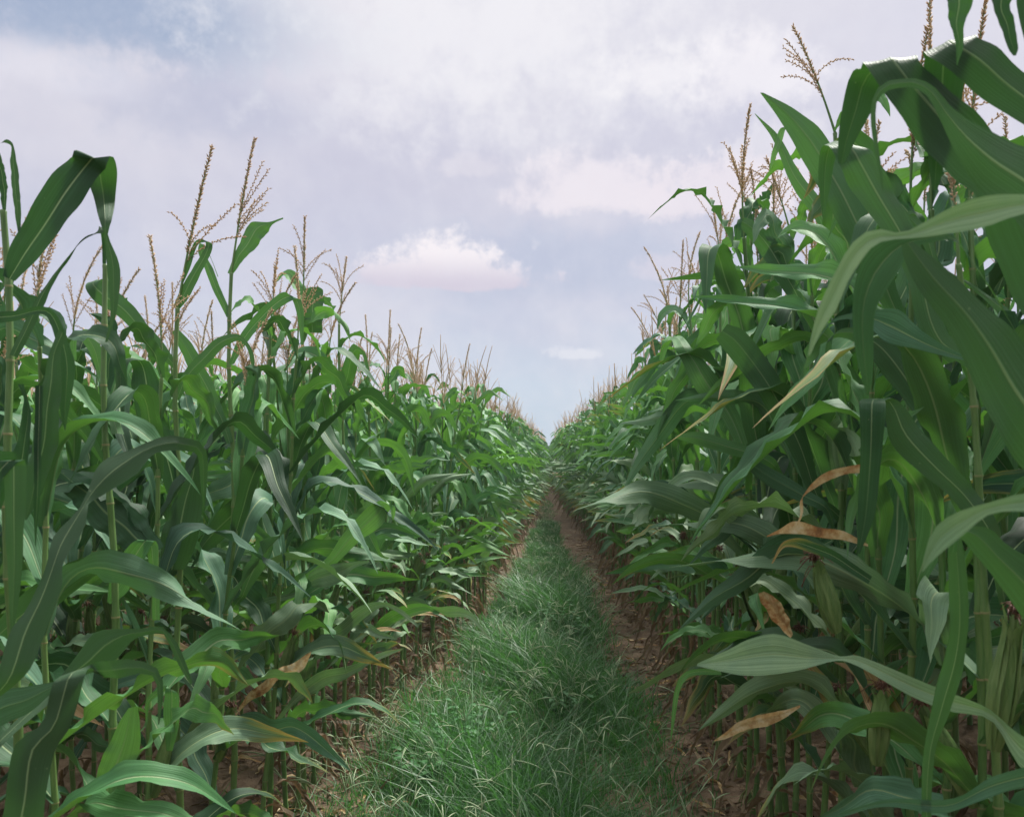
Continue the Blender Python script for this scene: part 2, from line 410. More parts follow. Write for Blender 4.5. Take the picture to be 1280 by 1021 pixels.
def corn_parts(seed, side, lod, H=2.25, leaves=None, tassel=True, ears=1, bend=None, nodes=15, dry_nodes=2, big=1.0, stiff=0.0, green=None, tassel_axis=None, tint0=None):
    """side = +1: path lies towards +X (left-hand row); -1: towards -X. lod 0 near, 1 mid, 2 far.
    returns list of (name, MB, label, parent_index)"""
    rng = np.random.default_rng(seed)
    if bend is None: bend = (rng.normal(0, 0.05), rng.normal(0, 0.05))
    mb, cl = build_stalk(rng, H, bend)
    zs = node_heights(H, nodes)
    parts = []
    tint = rng.uniform(0, 1) if tint0 is None else tint0
    # stalk with leaf sheaths: a slight step at each collar
    ns = {0: 8, 1: 5, 2: 3}[lod]
    if lod < 2:
        zz, rr = [], []
        for i in range(nodes):
            z0, z1 = zs[i], zs[i + 1]; r = 0.0125 * (1 - 0.5 * z0 / H)
            zz += [z0, z0 + 0.012, z0 + 0.02, z1 - 0.012, z1 - 0.004]; rr += [r * 1.22, r * 1.12, r * 1.0, r * 0.98, r * 1.12]
        zz = [-0.03] + zz + [H]; rr = [0.016] + rr + [0.006]
    else:
        zz = list(np.linspace(-0.02, H, 5)); rr = list(0.013 * (1 - 0.5 * np.linspace(0, 1, 5)))
    tube(mb, cl(zz), rr, ns, 'stalk', tint)
    if lod == 0:
        for i in range(nodes - 1):     # dry collars
            z = zs[i + 1]; r = 0.0125 * (1 - 0.5 * z / H) * 1.28
            tube(mb, cl([z - 0.004, z, z + 0.004]), [r * .95, r, r * .8], 8, 'collar', rng.uniform(0, 1), cap=False)
        for a in np.linspace(0, 6.28, 7)[:-1]:
            a += rng.uniform(-.3, .3); d = np.array([math.cos(a), math.sin(a), 0])
            tube(mb, [np.array([0, 0, 0.07]) + d * 0.01, np.array([0, 0, 0.04]) + d * 0.035, np.array([0, 0, -0.02]) + d * 0.055], [0.004, 0.0035, 0.002], 4, 'collar', 0.2)
    parts.append(['stalk', mb, None])
    k, nc = {0: (30, 7), 1: (15, 5), 2: (8, 3)}[lod]
    plane = (0 if side > 0 else math.pi) + rng.normal(0, 0.55)
    fol = MB() if lod else None
    for i in range(1, nodes + 1):
        z = zs[i] if i < nodes else H
        f = i / nodes
        az = plane + (math.pi if i % 2 else 0) + rng.normal(0, 0.62)
        base = cl([z])[0]
        inward = math.cos(az) * side        # > 0: towards the path
        if i <= dry_nodes or (i == dry_nodes + 1 and rng.random() < 0.5):
            L = rng.uniform(0.3, 0.55)
            P, S, Nn, t = leaf_curve(rng, base, az, rng.uniform(0.4, 1.0), rng.uniform(2.6, 3.05), L, 0.16, 0.12, rng.normal(0, .6), rng.normal(0, 2.0), max(k // 2, 6))
            m = MB() if not lod else fol
            ribbon(m, P, S, Nn, width_profile(t, rng.uniform(0.022, 0.045)), nc, 1.0, 0.35, 4, rng, 'dry', rng.uniform(0, 1), 1.0)
            if not lod: parts.append(['dry_leaf', m, 'withered brown leaf hanging from the lower stalk'])
            continue
        if green is not None and not green(f): continue
        g = (f - 0.25) / 0.75
        L = (0.62 + 0.42 * math.sin(math.pi * min(max(g * 0.85 + 0.15, 0), 1))) * rng.uniform(0.8, 1.12) * 0.76
        L *= big * (0.82 if g < 0.42 else 1.0) * (0.93 if side < 0 and inward > 0 and big == 1.0 and lod == 0 else 1.12 if lod and inward > 0 and g < 0.42 else 1.0)
        if i == nodes: L *= 0.62
        elif i == nodes - 1: L *= 0.85
        Wd = big ** 0.8 * (0.070 + 0.030 * math.sin(math.pi * min(g * 0.9 + 0.1, 1))) * rng.uniform(0.88, 1.12)
        up = 0.25 + 0.75 * max(0.0, 1 - g)
        th0 = rng.uniform(0.18, 0.48) + 0.25 * (1 - g) * rng.uniform(0.2, 1)
        if side < 0 and inward > 0: th0 *= 0.85
        th1 = rng.uniform(2.2, 3.0) if rng.random() < 0.82 else rng.uniform(1.2, 1.8)
        tb = rng.uniform(0.32, 0.68); sharp = rng.choice([0.06, 0.12, 0.25], p=[0.35, 0.4, 0.25])
        if g < 0.42:                       # lower leaves lie out flat over the path and wave
            th0 = rng.uniform(0.45, 0.95); th1 = rng.uniform(1.6, 2.6); tb = rng.uniform(0.35, 0.75); sharp = rng.uniform(0.12, 0.3)
        P, S, Nn, t = leaf_curve(rng, base, az, th0, th1, L, tb, sharp, rng.normal(0, 0.6), rng.normal(0, 1.6) * (1.3 if g < .42 else 1), k)
        age = 0.0 + max(0, rng.normal(0.02, 0.07)) + (rng.uniform(0, 0.45) if g < 0.22 else 0) + (0.35 if rng.random() < 0.07 else 0)
        m = MB() if not lod else fol
        mat = 'leaf' if rng.random() < 0.8 else 'blue'
        if g < 0.48 and inward > 0 and rng.random() < (0.3 if big > 1 else 0.45 if lod == 0 else 0.65): mat = 'pale'
        ribbon(m, P, S, Nn, width_profile(t, Wd), nc, rng.uniform(0.25, 0.7), rng.uniform(0.05, 0.20), rng.uniform(3, 7), rng, mat, rng.uniform(0, 0.7) if big > 1 else rng.uniform(0.35, 1.0), age)
        if not lod: parts.append(['leaf', m, None])
    if lod: parts.append(['foliage', fol, None])
    top = cl([H])[0]
    if tassel:
        tm = MB(); build_tassel(tm, rng, top, lod, np.array([bend[0], bend[1], H]) * 1.0, tassel_axis)
        parts.append(['tassel', tm, None])
    for e in range(ears if lod < 2 else 0):
        i = int(nodes * 0.45) + e
        z = zs[i]; az = plane + (math.pi if i % 2 else 0) + rng.normal(0, 0.4)
        hm, sm_ = MB(), MB()
        build_ear(hm, sm_, rng, cl([z])[0], az, lod)
        parts.append(['ear', hm, None]); parts.append(['silk', sm_, None, len(parts) - 1])
    return parts

def build_tassel(mb, rng, top, lod, lean, axis_to=None):
    L0 = rng.uniform(0.40, 0.52)
    ld = nrm(lean + np.array([rng.normal(0, .18), rng.normal(0, .12), 2.3]))
    bd = np.array([rng.normal(0, 1), rng.normal(0, 1), 0]); bd = nrm(bd + 1e-3) * rng.uniform(0, 0.16)
    if axis_to is not None:
        v = np.asarray(axis_to) - top; L0 = float(np.linalg.norm(v)); ld = nrm(v + np.array([0, 0, 0.25 * L0])); bd = v - ld * L0; bd = bd * 1.0
    def axis(s):
        s = np.asarray(s)[:, None]; return top + ld * s + bd * (s / L0) ** 2.2
    k = {0: 12, 1: 6, 2: 4}[lod]
    s = np.linspace(0, L0, k); tube(mb, axis(s), np.linspace(0.0045, 0.0012, k), 5 if lod == 0 else 3, 'stalk' if lod == 0 else 'tassel', rng.uniform(0, 1))
    nb = rng.integers(4, 9) if lod < 2 else 2
    curves = []
    for b in range(nb):
        s0 = 0.12 + 0.11 * b / nb; p0 = axis([s0])[0]
        a = rng.uniform(0, 6.28); sp = rng.uniform(0.15, 0.75); Lb = rng.uniform(0.14, 0.24)
        out = np.array([math.cos(a), math.sin(a), 0]); droop = rng.uniform(0.0, 0.6)
        t = np.linspace(0, 1, {0: 9, 1: 4, 2: 3}[lod])[:, None]
        d = ld * math.cos(sp) + out * math.sin(sp)
        curves.append((p0 + d * t * Lb + (out * 0.35 - np.array([0, 0, 0.6])) * droop * Lb * t ** 2.2, 0.55))
    sA = np.linspace(0.17, L0, {0: 14, 1: 5, 2: 3}[lod])
    curves.append((axis(sA), 1.0))
    for P, dens in curves:
        if lod:
            r = (0.0066 if dens == 1.0 else 0.0036) * (1.0 if lod == 1 else 1.4)
            tube(mb, P, np.linspace(r * .9, r * 0.5, len(P)), 3, 'tassel', rng.uniform(0, 1)); continue
        tube(mb, P, 0.0011, 3, 'tassel', rng.uniform(0, 1))
        seg = np.linalg.norm(np.diff(P, axis=0), axis=1).sum(); n = int(seg / (0.0022 if dens == 1 else 0.0052))
        q = catmull(P, n); T = nrm(np.gradient(q, axis=0))
        A = nrm(np.cross(T, np.array([0.3, 1, 0.2]))); B = np.cross(T, A)
        th = np.arange(n) * 2.4 + rng.normal(0, .4, n)
        O = A * np.cos(th)[:, None] + B * np.sin(th)[:, None]
        ln = (0.0150 if dens == 1 else 0.0120) * rng.uniform(.7, 1.2, n)[:, None]
        ang_ = rng.uniform(0.3, 1.0, n)[:, None]
        D = nrm(T * np.cos(ang_) + O * np.sin(ang_)); X = nrm(np.cross(D, T + 0.01)); Y = np.cross(D, X)
        r = 0.0026 if dens == 1 else 0.0024
        p0 = q; pm = q + D * ln * .45; pe = q + D * ln
        V = np.stack([p0, pm + X * r, pm + Y * r, pm - X * r, pm - Y * r, pe], 1).reshape(-1, 3)
        o = (np.arange(n) * 6)[:, None]
        tr = np.array([[0, 1, 2], [0, 2, 3], [0, 3, 4], [0, 4, 1], [5, 2, 1], [5, 3, 2], [5, 4, 3], [5, 1, 4]]).reshape(1, -1)
        mb.add(V, None, (o + tr).reshape(-1, 3), None, rng.uniform(0, 1), 0, 'tassel')

def build_ear(hm, sm_, rng, base, az, lod, L=None, tilt=None, R=0.026, mat='husk'):
    L = L or rng.uniform(0.20, 0.25); tilt = tilt if tilt is not None else rng.uniform(0.2, 0.5)
    d = np.array([math.cos(az) * math.sin(tilt), math.sin(az) * math.sin(tilt), math.cos(tilt)])
    o = np.array([math.cos(az), math.sin(az), 0]) * 0.016
    k = 14 if lod == 0 else 7
    t = np.linspace(0, 1, k)
    r = R * np.sin(np.clip(t * 1.05 + 0.10, 0, 1.12) * math.pi / 1.18) ** 0.75 * (1 - 0.5 * t ** 3)
    r = np.maximum(r, 0.006)
    P = base + o + d * (t * L)[:, None] + np.array([0, 0, 0.01])
    tube(hm, P, r, 12 if lod == 0 else 6, mat, rng.uniform(0, 1))
    if lod == 0:    # overlapping husk leaves whose tips stand off the ear
        for j in range(7):
            a = rng.uniform(0, 6.28)
            T = np.repeat(d[None], 10, 0); A = nrm(np.cross(d, [0.2, 0.5, 0.1])); B = np.cross(d, A)
            n = A * math.cos(a) + B * math.sin(a); s = np.cross(d, n)
            tt = np.linspace(0, 1, 10); rr = np.interp(tt * 1.05, t, r)
            pp = base + o + d * (tt * L * rng.uniform(0.95, 1.15))[:, None] + n * (rr * 1.06 + 0.02 * tt ** 5)[:, None]
            ribbon(hm, pp, np.repeat(s[None], 10, 0), np.repeat(-n[None], 10, 0), 0.045 * np.sin(np.clip(tt * .9 + .1, 0, 1) * math.pi) ** .6 + 0.001, 5, 0.5, 0.03, 2, rng, mat, rng.uniform(0, 1))
    e = P[-1]
    for j in range(60 if lod == 0 else 6):
        v = nrm(d + rng.normal(0, .45, 3)); l = rng.uniform(0.02, 0.05)
        pts = [e - d * .012, e + v * l * .5, e + v * l + np.array([rng.normal(0, .006), rng.normal(0, .006), -l * rng.uniform(0.2, .9)])]
        tube(sm_, catmull(pts, 5 if lod == 0 else 3), 0.0012 if lod == 0 else 0.003, 3, 'silk', rng.uniform(0, 1))

# ------------------------------------------------------------------ object linking
def tag(o, label=None, cat=None, group=None, kind=None):
    if label: o['label'] = label
    if cat: o['category'] = cat
    if group: o['group'] = group
    if kind: o['kind'] = kind
    return o
def link(name, mesh, parent=None):
    o = bpy.data.objects.new(name, mesh); C.objects.link(o)
    if parent is not None: o.parent = parent
    return o
def ground_z(x, y):
    x = np.asarray(x, float); y = np.asarray(y, float)
    fade = np.clip(1.3 - np.abs(y) / 60.0, 0.15, 1)
    return fade * (0.018 * np.sin(x * 3.1 + 1.3 * np.sin(y * 0.7)) + 0.012 * np.sin(y * 2.3 + x * 1.7) + 0.01 * np.sin(x * 9 + y * 5.3) + 0.008 * np.sin(y * 11 - x * 6))

def freeze(parts):
    out = []
    for p in parts: out.append((p[0], p[1].mesh(p[0]), p[2], p[3] if len(p) > 3 else None))
    return out
def place(parts, x, y, rz=0.0, sc=1.0, label='', group=None, tilt=(0, 0)):
    e = bpy.data.objects.new('corn_plant', None); C.objects.link(e)
    e.empty_display_size = 0.1
    e.location = (x, y, float(ground_z(x, y))); e.rotation_euler = (tilt[0], tilt[1], rz); e.scale = (sc, sc, sc)
    tag(e, label, 'corn plant', group)
    made = []
    for name, me, lab, par in parts:
        o = link(name, me, e if par is None else made[par])
        if lab: o['label'] = lab
        made.append(o)
    return e
# ------------------------------------------------------------------ ground
def spaced(lo, mid0, mid1, hi, step):
    a = np.arange(mid0, mid1, step); out = [mid1]; s = step
    while out[-1] < hi: s *= 1.35; out.append(out[-1] + s)
    l = [mid0]; s = step
    while l[-1] > lo: s *= 1.35; l.append(l[-1] - s)
    return np.array(sorted(set(l[1:] + list(a) + out)))
gx = spaced(-900, -3.0, 3.0, 900, 0.045); gy = spaced(-300, 2.5, 16, 2500, 0.05)
X, Y = np.meshgrid(gx, gy)
rngG = np.random.default_rng(5)
def clods(x, y):
    r = np.random.default_rng(9); z = 0
    for i in range(14):
        a = r.uniform(0, 6.28); f = r.uniform(12, 55); z = z + 0.0032 * np.sin((x * math.cos(a) + y * math.sin(a)) * f + r.uniform(0, 6.28))
    return z
near = np.clip((24 - np.abs(Y)) / 8, 0, 1) * np.clip((5 - np.abs(X)) / 1.5, 0, 1)
Z = ground_z(X, Y) * np.clip((300 - np.hypot(X, Y)) / 100, 0, 1) + clods(X, Y) * near + near * rngG.normal(0, 0.004, X.shape)
gm = MB(); V = np.stack([X, Y, Z], -1).reshape(-1, 3)
gm.add(V, grid_quads(len(gy), len(gx)), None, None, 0.5, 0, 'soil')
tag(link('ground', gm.mesh('ground')), kind='structure')

# ------------------------------------------------------------------ the rows
XL, XR = -1.15, 0.93
def row_x(side, k, y):
    """centre-line of row k (0 = front) on the left (-1) or right (+1)"""
    sq = (0.46 if side < 0 else 0.62) * min(max((y - 9) / 24.0, 0), 1) ** 1.15
    b = (XL + sq + 0.38 * min(max((y - 4.5) / 5.0, 0), 1)) if side < 0 else (XR + 0.06 * min(max((y - 5) / 3.0, 0), 1) - sq)
    b += 0.03 * math.sin(y * 0.37 + side)
    return b + side * 0.76 * k + 0.02 * math.sin(y * 0.9 + k)
def row_scale(side, k, y):
    if side < 0: return 0.83 + 0.12 * min(max((y - 2.0) / 9.0, 0), 1) - 0.03 * min(max((y - 14) / 10, 0), 1)
    return 1.07 - 0.06 * min(max((y - 3.5) / 4.0, 0), 1)

# ------------------------------------------------------------------ plants seen close up: blades drawn edge by edge at their real distance
def W3(px, py, d): return np.array([(px - VX) / F * d, d, CH + (VY - py) / F * d])
def shaped_leaf(mb, rng, rows, d, host=None, origin=(0, 0, 0), swap=False, mat='leaf', tint=None, age=0.02, vee=0.25, wave=0.055, k=54, nc=9):
    """rows: (ax, ay, bx, by[, distance]) the two margins from base to tip"""
    A, B = [], []
    n = len(rows)
    for i, r in enumerate(rows):
        if len(r) > 4: dd = r[4]
        elif isinstance(d, tuple): dd = d[0] + (d[1] - d[0]) * i / (n - 1)
        else: dd = d
        a, b = W3(r[0], r[1], dd), W3(r[2], r[3], dd)
        A.append(a); B.append(b)
    A, B = np.array(A), np.array(B)
    if host is not None:
        c = (A[0] + B[0]) / 2
        if np.linalg.norm(c[:2] - host[:2]) > 0.05:
            L = np.linalg.norm(c[:2] - host[:2])
            h = np.array([host[0], host[1], c[2] - L * 0.75 if host[2] == 0 else host[2]])
            s = nrm(B[0] - A[0]) * 0.018
            mid = (h + c) / 2 + np.array([0, 0, 0.04 * L]); w = (B[0] - A[0]) * 0.42
            A = np.concatenate([[h - s, mid - w], A]); B = np.concatenate([[h + s, mid + w], B])
    if swap: A, B = B, A
    M = (A + B) / 2
    rowsC = np.concatenate([M, A, B], 1)
    R = catmull(rowsC, k); A, B = R[:, 3:6], R[:, 6:9]
    P = (A + B) / 2; w = np.linalg.norm(B - A, axis=1); S = nrm(B - A)
    T = nrm(np.gradient(P, axis=0)); T = nrm(T - S * np.sum(T * S, -1, keepdims=True)); N = np.cross(T, S)
    for i in range(1, k):                                        # keep the normals turning smoothly through folds
        if np.dot(N[i], N[i - 1]) < -0.85: pass
    N2 = N.copy()
    for _ in range(2): N2[1:-1] = nrm(N2[:-2] + 2 * N2[1:-1] + N2[2:])
    ribbon(mb, P - np.asarray(origin), S, N2, w, nc, vee, wave, rng.uniform(3, 5), rng, mat, rng.uniform(0, 1) if tint is None else tint, age)

rngH = np.random.default_rng(77)
hero_y = {-1: [], 1: []}
def hero_plant(side, y, leaves, label, top_px=None, tip_px=None, H=None, green=lambda f: f < 0.5, seed=1, ears=(), tint0=None, x=None, group=None):
    x = row_x(side, 0, y) if x is None else x
    z0 = float(ground_z(x, y)); org = np.array([x, y, z0])
    if top_px is not None:
        tp = W3(top_px[0], top_px[1], y) - org; H = tp[2]; bend = (tp[0], 0.0)
    else: bend = (0.0, 0.0)
    ax = (W3(tip_px[0], tip_px[1], y) - org) if tip_px is not None else None
    parts = corn_parts(seed, -side, 0, H=H, bend=bend, green=green, tassel=ax is not None, tassel_axis=ax, ears=0, tint0=tint0)
    for lf in leaves:
        lf = dict(lf); m = MB(); rows = lf.pop('rows'); d = lf.pop('d', y); nm = lf.pop('name', 'leaf'); lab = lf.pop('label', None)
        h = lf.pop('host', True)
        if y < 2.0 and lf.get('mat', 'leaf') == 'leaf': lf['tint'] = lf.get('tint', .3) * 0.35  # lower tint paints shade into the colour of the nearest leaves
        f = None
        if h:   # the stem at the height where the blade leaves it
            f = np.array([x, y, 0.0])
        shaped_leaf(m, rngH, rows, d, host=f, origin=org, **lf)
        parts.append([nm, m, lab])
    for (bx, by, tx, ty, dd, R) in ears:
        b = W3(bx, by, dd) - org; t_ = W3(tx, ty, dd) - org; v = t_ - b; L = float(np.linalg.norm(v))
        hm, sm_ = MB(), MB()
        azz = math.atan2(v[1], v[0]); build_ear(hm, sm_, rngH, b - np.array([math.cos(azz) * .016, math.sin(azz) * .016, .01]), azz, 0, L=L, tilt=math.acos(v[2] / L), R=R)
        parts.append(['ear', hm, None]); parts.append(['silk', sm_, None, len(parts) - 1])
    hero_y[side].append(y)
    place(freeze(parts), x, y, 0, 1, label, group)

LEFT, RIGHT = -1, 1
# --- left row
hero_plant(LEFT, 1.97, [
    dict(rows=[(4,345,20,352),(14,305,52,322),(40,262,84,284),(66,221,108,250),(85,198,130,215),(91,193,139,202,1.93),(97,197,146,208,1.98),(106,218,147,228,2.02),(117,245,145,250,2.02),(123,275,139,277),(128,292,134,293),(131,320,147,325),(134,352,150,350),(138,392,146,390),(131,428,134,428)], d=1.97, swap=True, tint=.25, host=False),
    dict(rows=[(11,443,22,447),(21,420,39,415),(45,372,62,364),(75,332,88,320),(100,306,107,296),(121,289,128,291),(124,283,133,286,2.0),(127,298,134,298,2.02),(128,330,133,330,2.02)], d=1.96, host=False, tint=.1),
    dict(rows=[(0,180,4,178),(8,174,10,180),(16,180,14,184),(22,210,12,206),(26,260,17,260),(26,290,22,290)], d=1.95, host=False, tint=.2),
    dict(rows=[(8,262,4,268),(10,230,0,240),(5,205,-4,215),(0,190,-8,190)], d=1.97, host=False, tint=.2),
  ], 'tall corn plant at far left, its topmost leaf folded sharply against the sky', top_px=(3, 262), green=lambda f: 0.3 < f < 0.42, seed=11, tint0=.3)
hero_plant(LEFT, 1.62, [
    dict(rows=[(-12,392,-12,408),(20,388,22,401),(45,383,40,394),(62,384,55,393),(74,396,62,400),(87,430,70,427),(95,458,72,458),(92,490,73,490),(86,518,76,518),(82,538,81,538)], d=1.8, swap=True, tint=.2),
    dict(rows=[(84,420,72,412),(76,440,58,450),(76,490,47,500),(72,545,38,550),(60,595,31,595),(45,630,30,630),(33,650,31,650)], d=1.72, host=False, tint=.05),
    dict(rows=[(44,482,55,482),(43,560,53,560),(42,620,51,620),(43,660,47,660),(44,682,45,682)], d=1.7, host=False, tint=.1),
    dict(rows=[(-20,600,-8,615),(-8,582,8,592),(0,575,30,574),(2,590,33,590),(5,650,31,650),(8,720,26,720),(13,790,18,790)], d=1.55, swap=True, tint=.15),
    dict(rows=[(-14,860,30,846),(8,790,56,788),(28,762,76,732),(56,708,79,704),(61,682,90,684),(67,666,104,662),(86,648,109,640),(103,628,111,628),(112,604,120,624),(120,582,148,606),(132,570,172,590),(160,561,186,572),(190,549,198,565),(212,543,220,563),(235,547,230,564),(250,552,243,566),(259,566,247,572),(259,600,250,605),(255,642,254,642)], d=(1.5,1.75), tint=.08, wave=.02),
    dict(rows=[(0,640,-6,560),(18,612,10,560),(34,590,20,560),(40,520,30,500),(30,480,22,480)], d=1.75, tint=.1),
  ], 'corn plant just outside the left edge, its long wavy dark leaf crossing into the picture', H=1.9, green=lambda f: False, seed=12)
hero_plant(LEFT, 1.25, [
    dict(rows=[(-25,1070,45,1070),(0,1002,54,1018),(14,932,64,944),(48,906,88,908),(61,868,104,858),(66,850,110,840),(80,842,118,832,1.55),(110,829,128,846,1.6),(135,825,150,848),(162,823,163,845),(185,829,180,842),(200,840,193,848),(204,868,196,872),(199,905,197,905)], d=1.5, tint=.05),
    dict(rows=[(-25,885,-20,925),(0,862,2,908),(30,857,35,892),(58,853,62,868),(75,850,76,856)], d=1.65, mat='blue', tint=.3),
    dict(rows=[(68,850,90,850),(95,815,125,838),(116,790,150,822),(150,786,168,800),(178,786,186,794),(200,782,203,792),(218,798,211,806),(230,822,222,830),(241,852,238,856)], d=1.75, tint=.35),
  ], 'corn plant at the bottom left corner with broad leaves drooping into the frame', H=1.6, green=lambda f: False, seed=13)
hero_plant(LEFT, 2.42, [
    dict(rows=[(185,697,205,682),(150,685,190,660),(115,660,160,627),(85,628,130,605),(63,595,95,590),(58,585,72,583)], d=2.6, mat='blue', tint=.2, host=False),
    dict(rows=[(190,775,200,775),(188,722,199,722),(180,680,197,682),(171,674,193,676),(155,690,182,702),(138,722,160,740),(134,752,138,755)], d=2.5, tint=.7, host=False),
    dict(rows=[(122,1045,158,1045),(113,985,153,987),(125,950,171,952),(143,910,175,908),(160,885,172,882)], d=2.35, tint=.75),
    dict(rows=[(180,905,183,905),(183,875,187,880),(198,859,199,868),(208,856,212,862),(206,862,223,866),(205,900,225,902),(208,938,216,938)], d=2.5, tint=.7),
    dict(rows=[(122,470,131,470),(110,440,126,436),(100,425,118,418),(95,415,108,411),(88,425,98,421),(90,450,96,450)], d=2.6, tint=.6),
  ], 'corn plant with blue-green leaves in the left front row, beside the far-left plant', top_px=(128, 330), green=lambda f: 0.33 < f < 0.5, seed=14)
hero_plant(LEFT, 2.82, [
    dict(rows=[(216,383,223,388),(223,365,236,372),(240,335,252,340),(256,308,265,312),(256,301,265,304),(249,299,252,304),(242,304,246,309),(233,330,238,335),(225,358,227,359)], d=2.82, host=False, tint=.4),
    dict(rows=[(216,461,222,455),(194,441,205,430),(165,413,181,400),(142,393,162,378),(116,376,138,356),(106,360,126,349),(109,351,134,348,2.85),(124,356,144,356,2.9),(145,375,152,372,2.92),(158,378,160,372,2.92)], d=2.82, host=False, tint=.3),
    dict(rows=[(209,617,228,616),(200,590,229,600),(188,560,221,562),(172,520,209,522),(165,480,201,482),(163,456,188,452),(153,447,176,447,2.8),(143,455,162,452,2.78),(144,480,158,482,2.78),(152,518,155,518,2.78)], d=2.82, swap=True, tint=.15, host=False),
    dict(rows=[(198,712,231,712),(200,668,249,670),(210,635,253,612),(226,608,256,578),(236,585,254,562),(243,563,263,560),(250,558,263,572),(253,600,259,600),(254,642,256,642)], d=2.8, tint=.2, host=False),
    dict(rows=[(218,500,224,500),(226,470,238,478),(250,440,262,452),(276,420,284,432),(300,418,300,426),(316,440,310,440),(318,470,316,470)], d=2.85, tint=.3),
  ], 'corn plant with a thick curved tan tassel, left of two tall tassels on the left', top_px=(222, 385), tip_px=(265, 184), green=lambda f: 0.33 < f < 0.45, seed=15, tint0=.6)
hero_plant(LEFT, 3.31, [
    dict(rows=[(284,341,290,344),(293,316,304,326),(305,288,326,302),(314,277,335,290),(336,277,340,281),(354,272,354,274)], d=3.31, host=False, tint=.6),
    dict(rows=[(283,397,290,393),(268,367,279,368),(255,336,267,338),(247,314,256,316),(250,304,256,306),(262,320,265,325),(272,346,273,346)], d=3.3, host=False, tint=.5),
    dict(rows=[(285,457,293,455),(297,425,304,436),(320,392,329,406),(344,371,350,386),(357,365,367,376),(363,371,375,374),(371,395,380,395),(376,430,379,430)], d=3.3, host=False, swap=True, tint=.6),
    dict(rows=[(283,555,292,552),(268,520,280,515),(245,480,262,470),(225,440,240,430),(215,415,222,410)], d=3.3, host=False, tint=.4),
    dict(rows=[(297,893,297,898),(322,888,313,914),(345,896,335,926),(365,894,360,921),(386,905,372,925),(410,925,398,941),(426,945,416,950),(438,962,436,963)], d=(3.3,3.0), host=False, swap=True, mat='blue', tint=.5, age=.12, vee=.35),
    dict(rows=[(288,898,288,901),(302,878,303,886),(320,856,328,869),(345,838,350,851),(370,824,378,838),(389,814,388,819)], d=3.3, mat='tan', wave=.2, vee=.7, name='dry_leaf', label='torn tan and brown withered leaf', host=False),
    dict(rows=[(300,740,308,745),(310,700,330,710),(318,672,342,680),(300,660,330,662),(294,658,322,656)], d=3.25, tint=.4),
  ], 'corn plant with the tallest straight tassel on the left side', top_px=(288, 341), tip_px=(318, 174), green=lambda f: 0.33 < f < 0.6, seed=16, tint0=.6)
hero_plant(LEFT, 3.75, [
    dict(rows=[(276,787,280,792),(300,765,301,779),(330,748,335,757),(360,741,362,748),(378,735,382,741),(388,717,392,736),(405,706,411,733),(425,702,430,725),(440,702,442,711),(461,700,462,703)], d=(3.8,3.5), host=False, swap=True, mat='pale', tint=.6),
    dict(rows=[(340,905,345,908),(361,877,366,882),(385,849,393,867),(405,836,411,855),(435,832,430,851),(455,826,448,840),(476,815,466,829),(503,810,503,812)], d=(3.8,3.5), swap=True, mat='pale', tint=.7, age=.25, host=False),
    dict(rows=[(409,697,420,706),(427,668,450,676),(455,636,478,656),(472,626,485,641),(478,626,494,632),(487,632,495,640),(490,650,492,650)], d=3.7, tint=.95, host=True),
  ], 'corn plant with a bright green leaf curling over, right of the tallest left tassel', top_px=(336, 420), tip_px=(345, 330), green=lambda f: 0.3 < f, seed=17)
hero_plant(LEFT, 4.3, [
    dict(rows=[(398,815,404,820),(412,790,416,802),(430,774,432,795),(450,757,450,778),(478,752,478,759),(498,758,494,763),(515,772,509,774),(524,783,522,784)], d=(4.3,4.1), swap=True, mat='pale', tint=.7, age=.1),
    dict(rows=[(377,416,403,416),(378,390,404,390),(379,362,404,362),(382,360,398,358)], d=4.3, tint=.2, host=True),
  ], 'corn plant with a slim upright tassel and a square-folded dark top leaf', top_px=(380, 385), tip_px=(381, 271), green=lambda f: 0.25 < f, seed=18)
hero_plant(LEFT, 5.0, [
    dict(rows=[(470,792,472,798),(488,772,492,780),(515,763,518,769),(540,757,545,763),(550,757,560,771),(570,757,575,771),(589,765,586,773),(601,780,598,784),(613,798,611,799)], d=(5.0,4.6), swap=True, mat='pale', tint=.9, age=.2, host=True),
    dict(rows=[(440,830,442,838),(466,786,470,792),(478,770,490,780),(500,757,505,771),(530,754,530,763),(550,765,548,768)], d=(5.0,4.8), swap=True, tint=.8, host=True),
  ], 'corn plant whose pale lower leaf reaches furthest over the left track', top_px=(424, 405), tip_px=(433, 322), green=lambda f: 0.25 < f, seed=19)

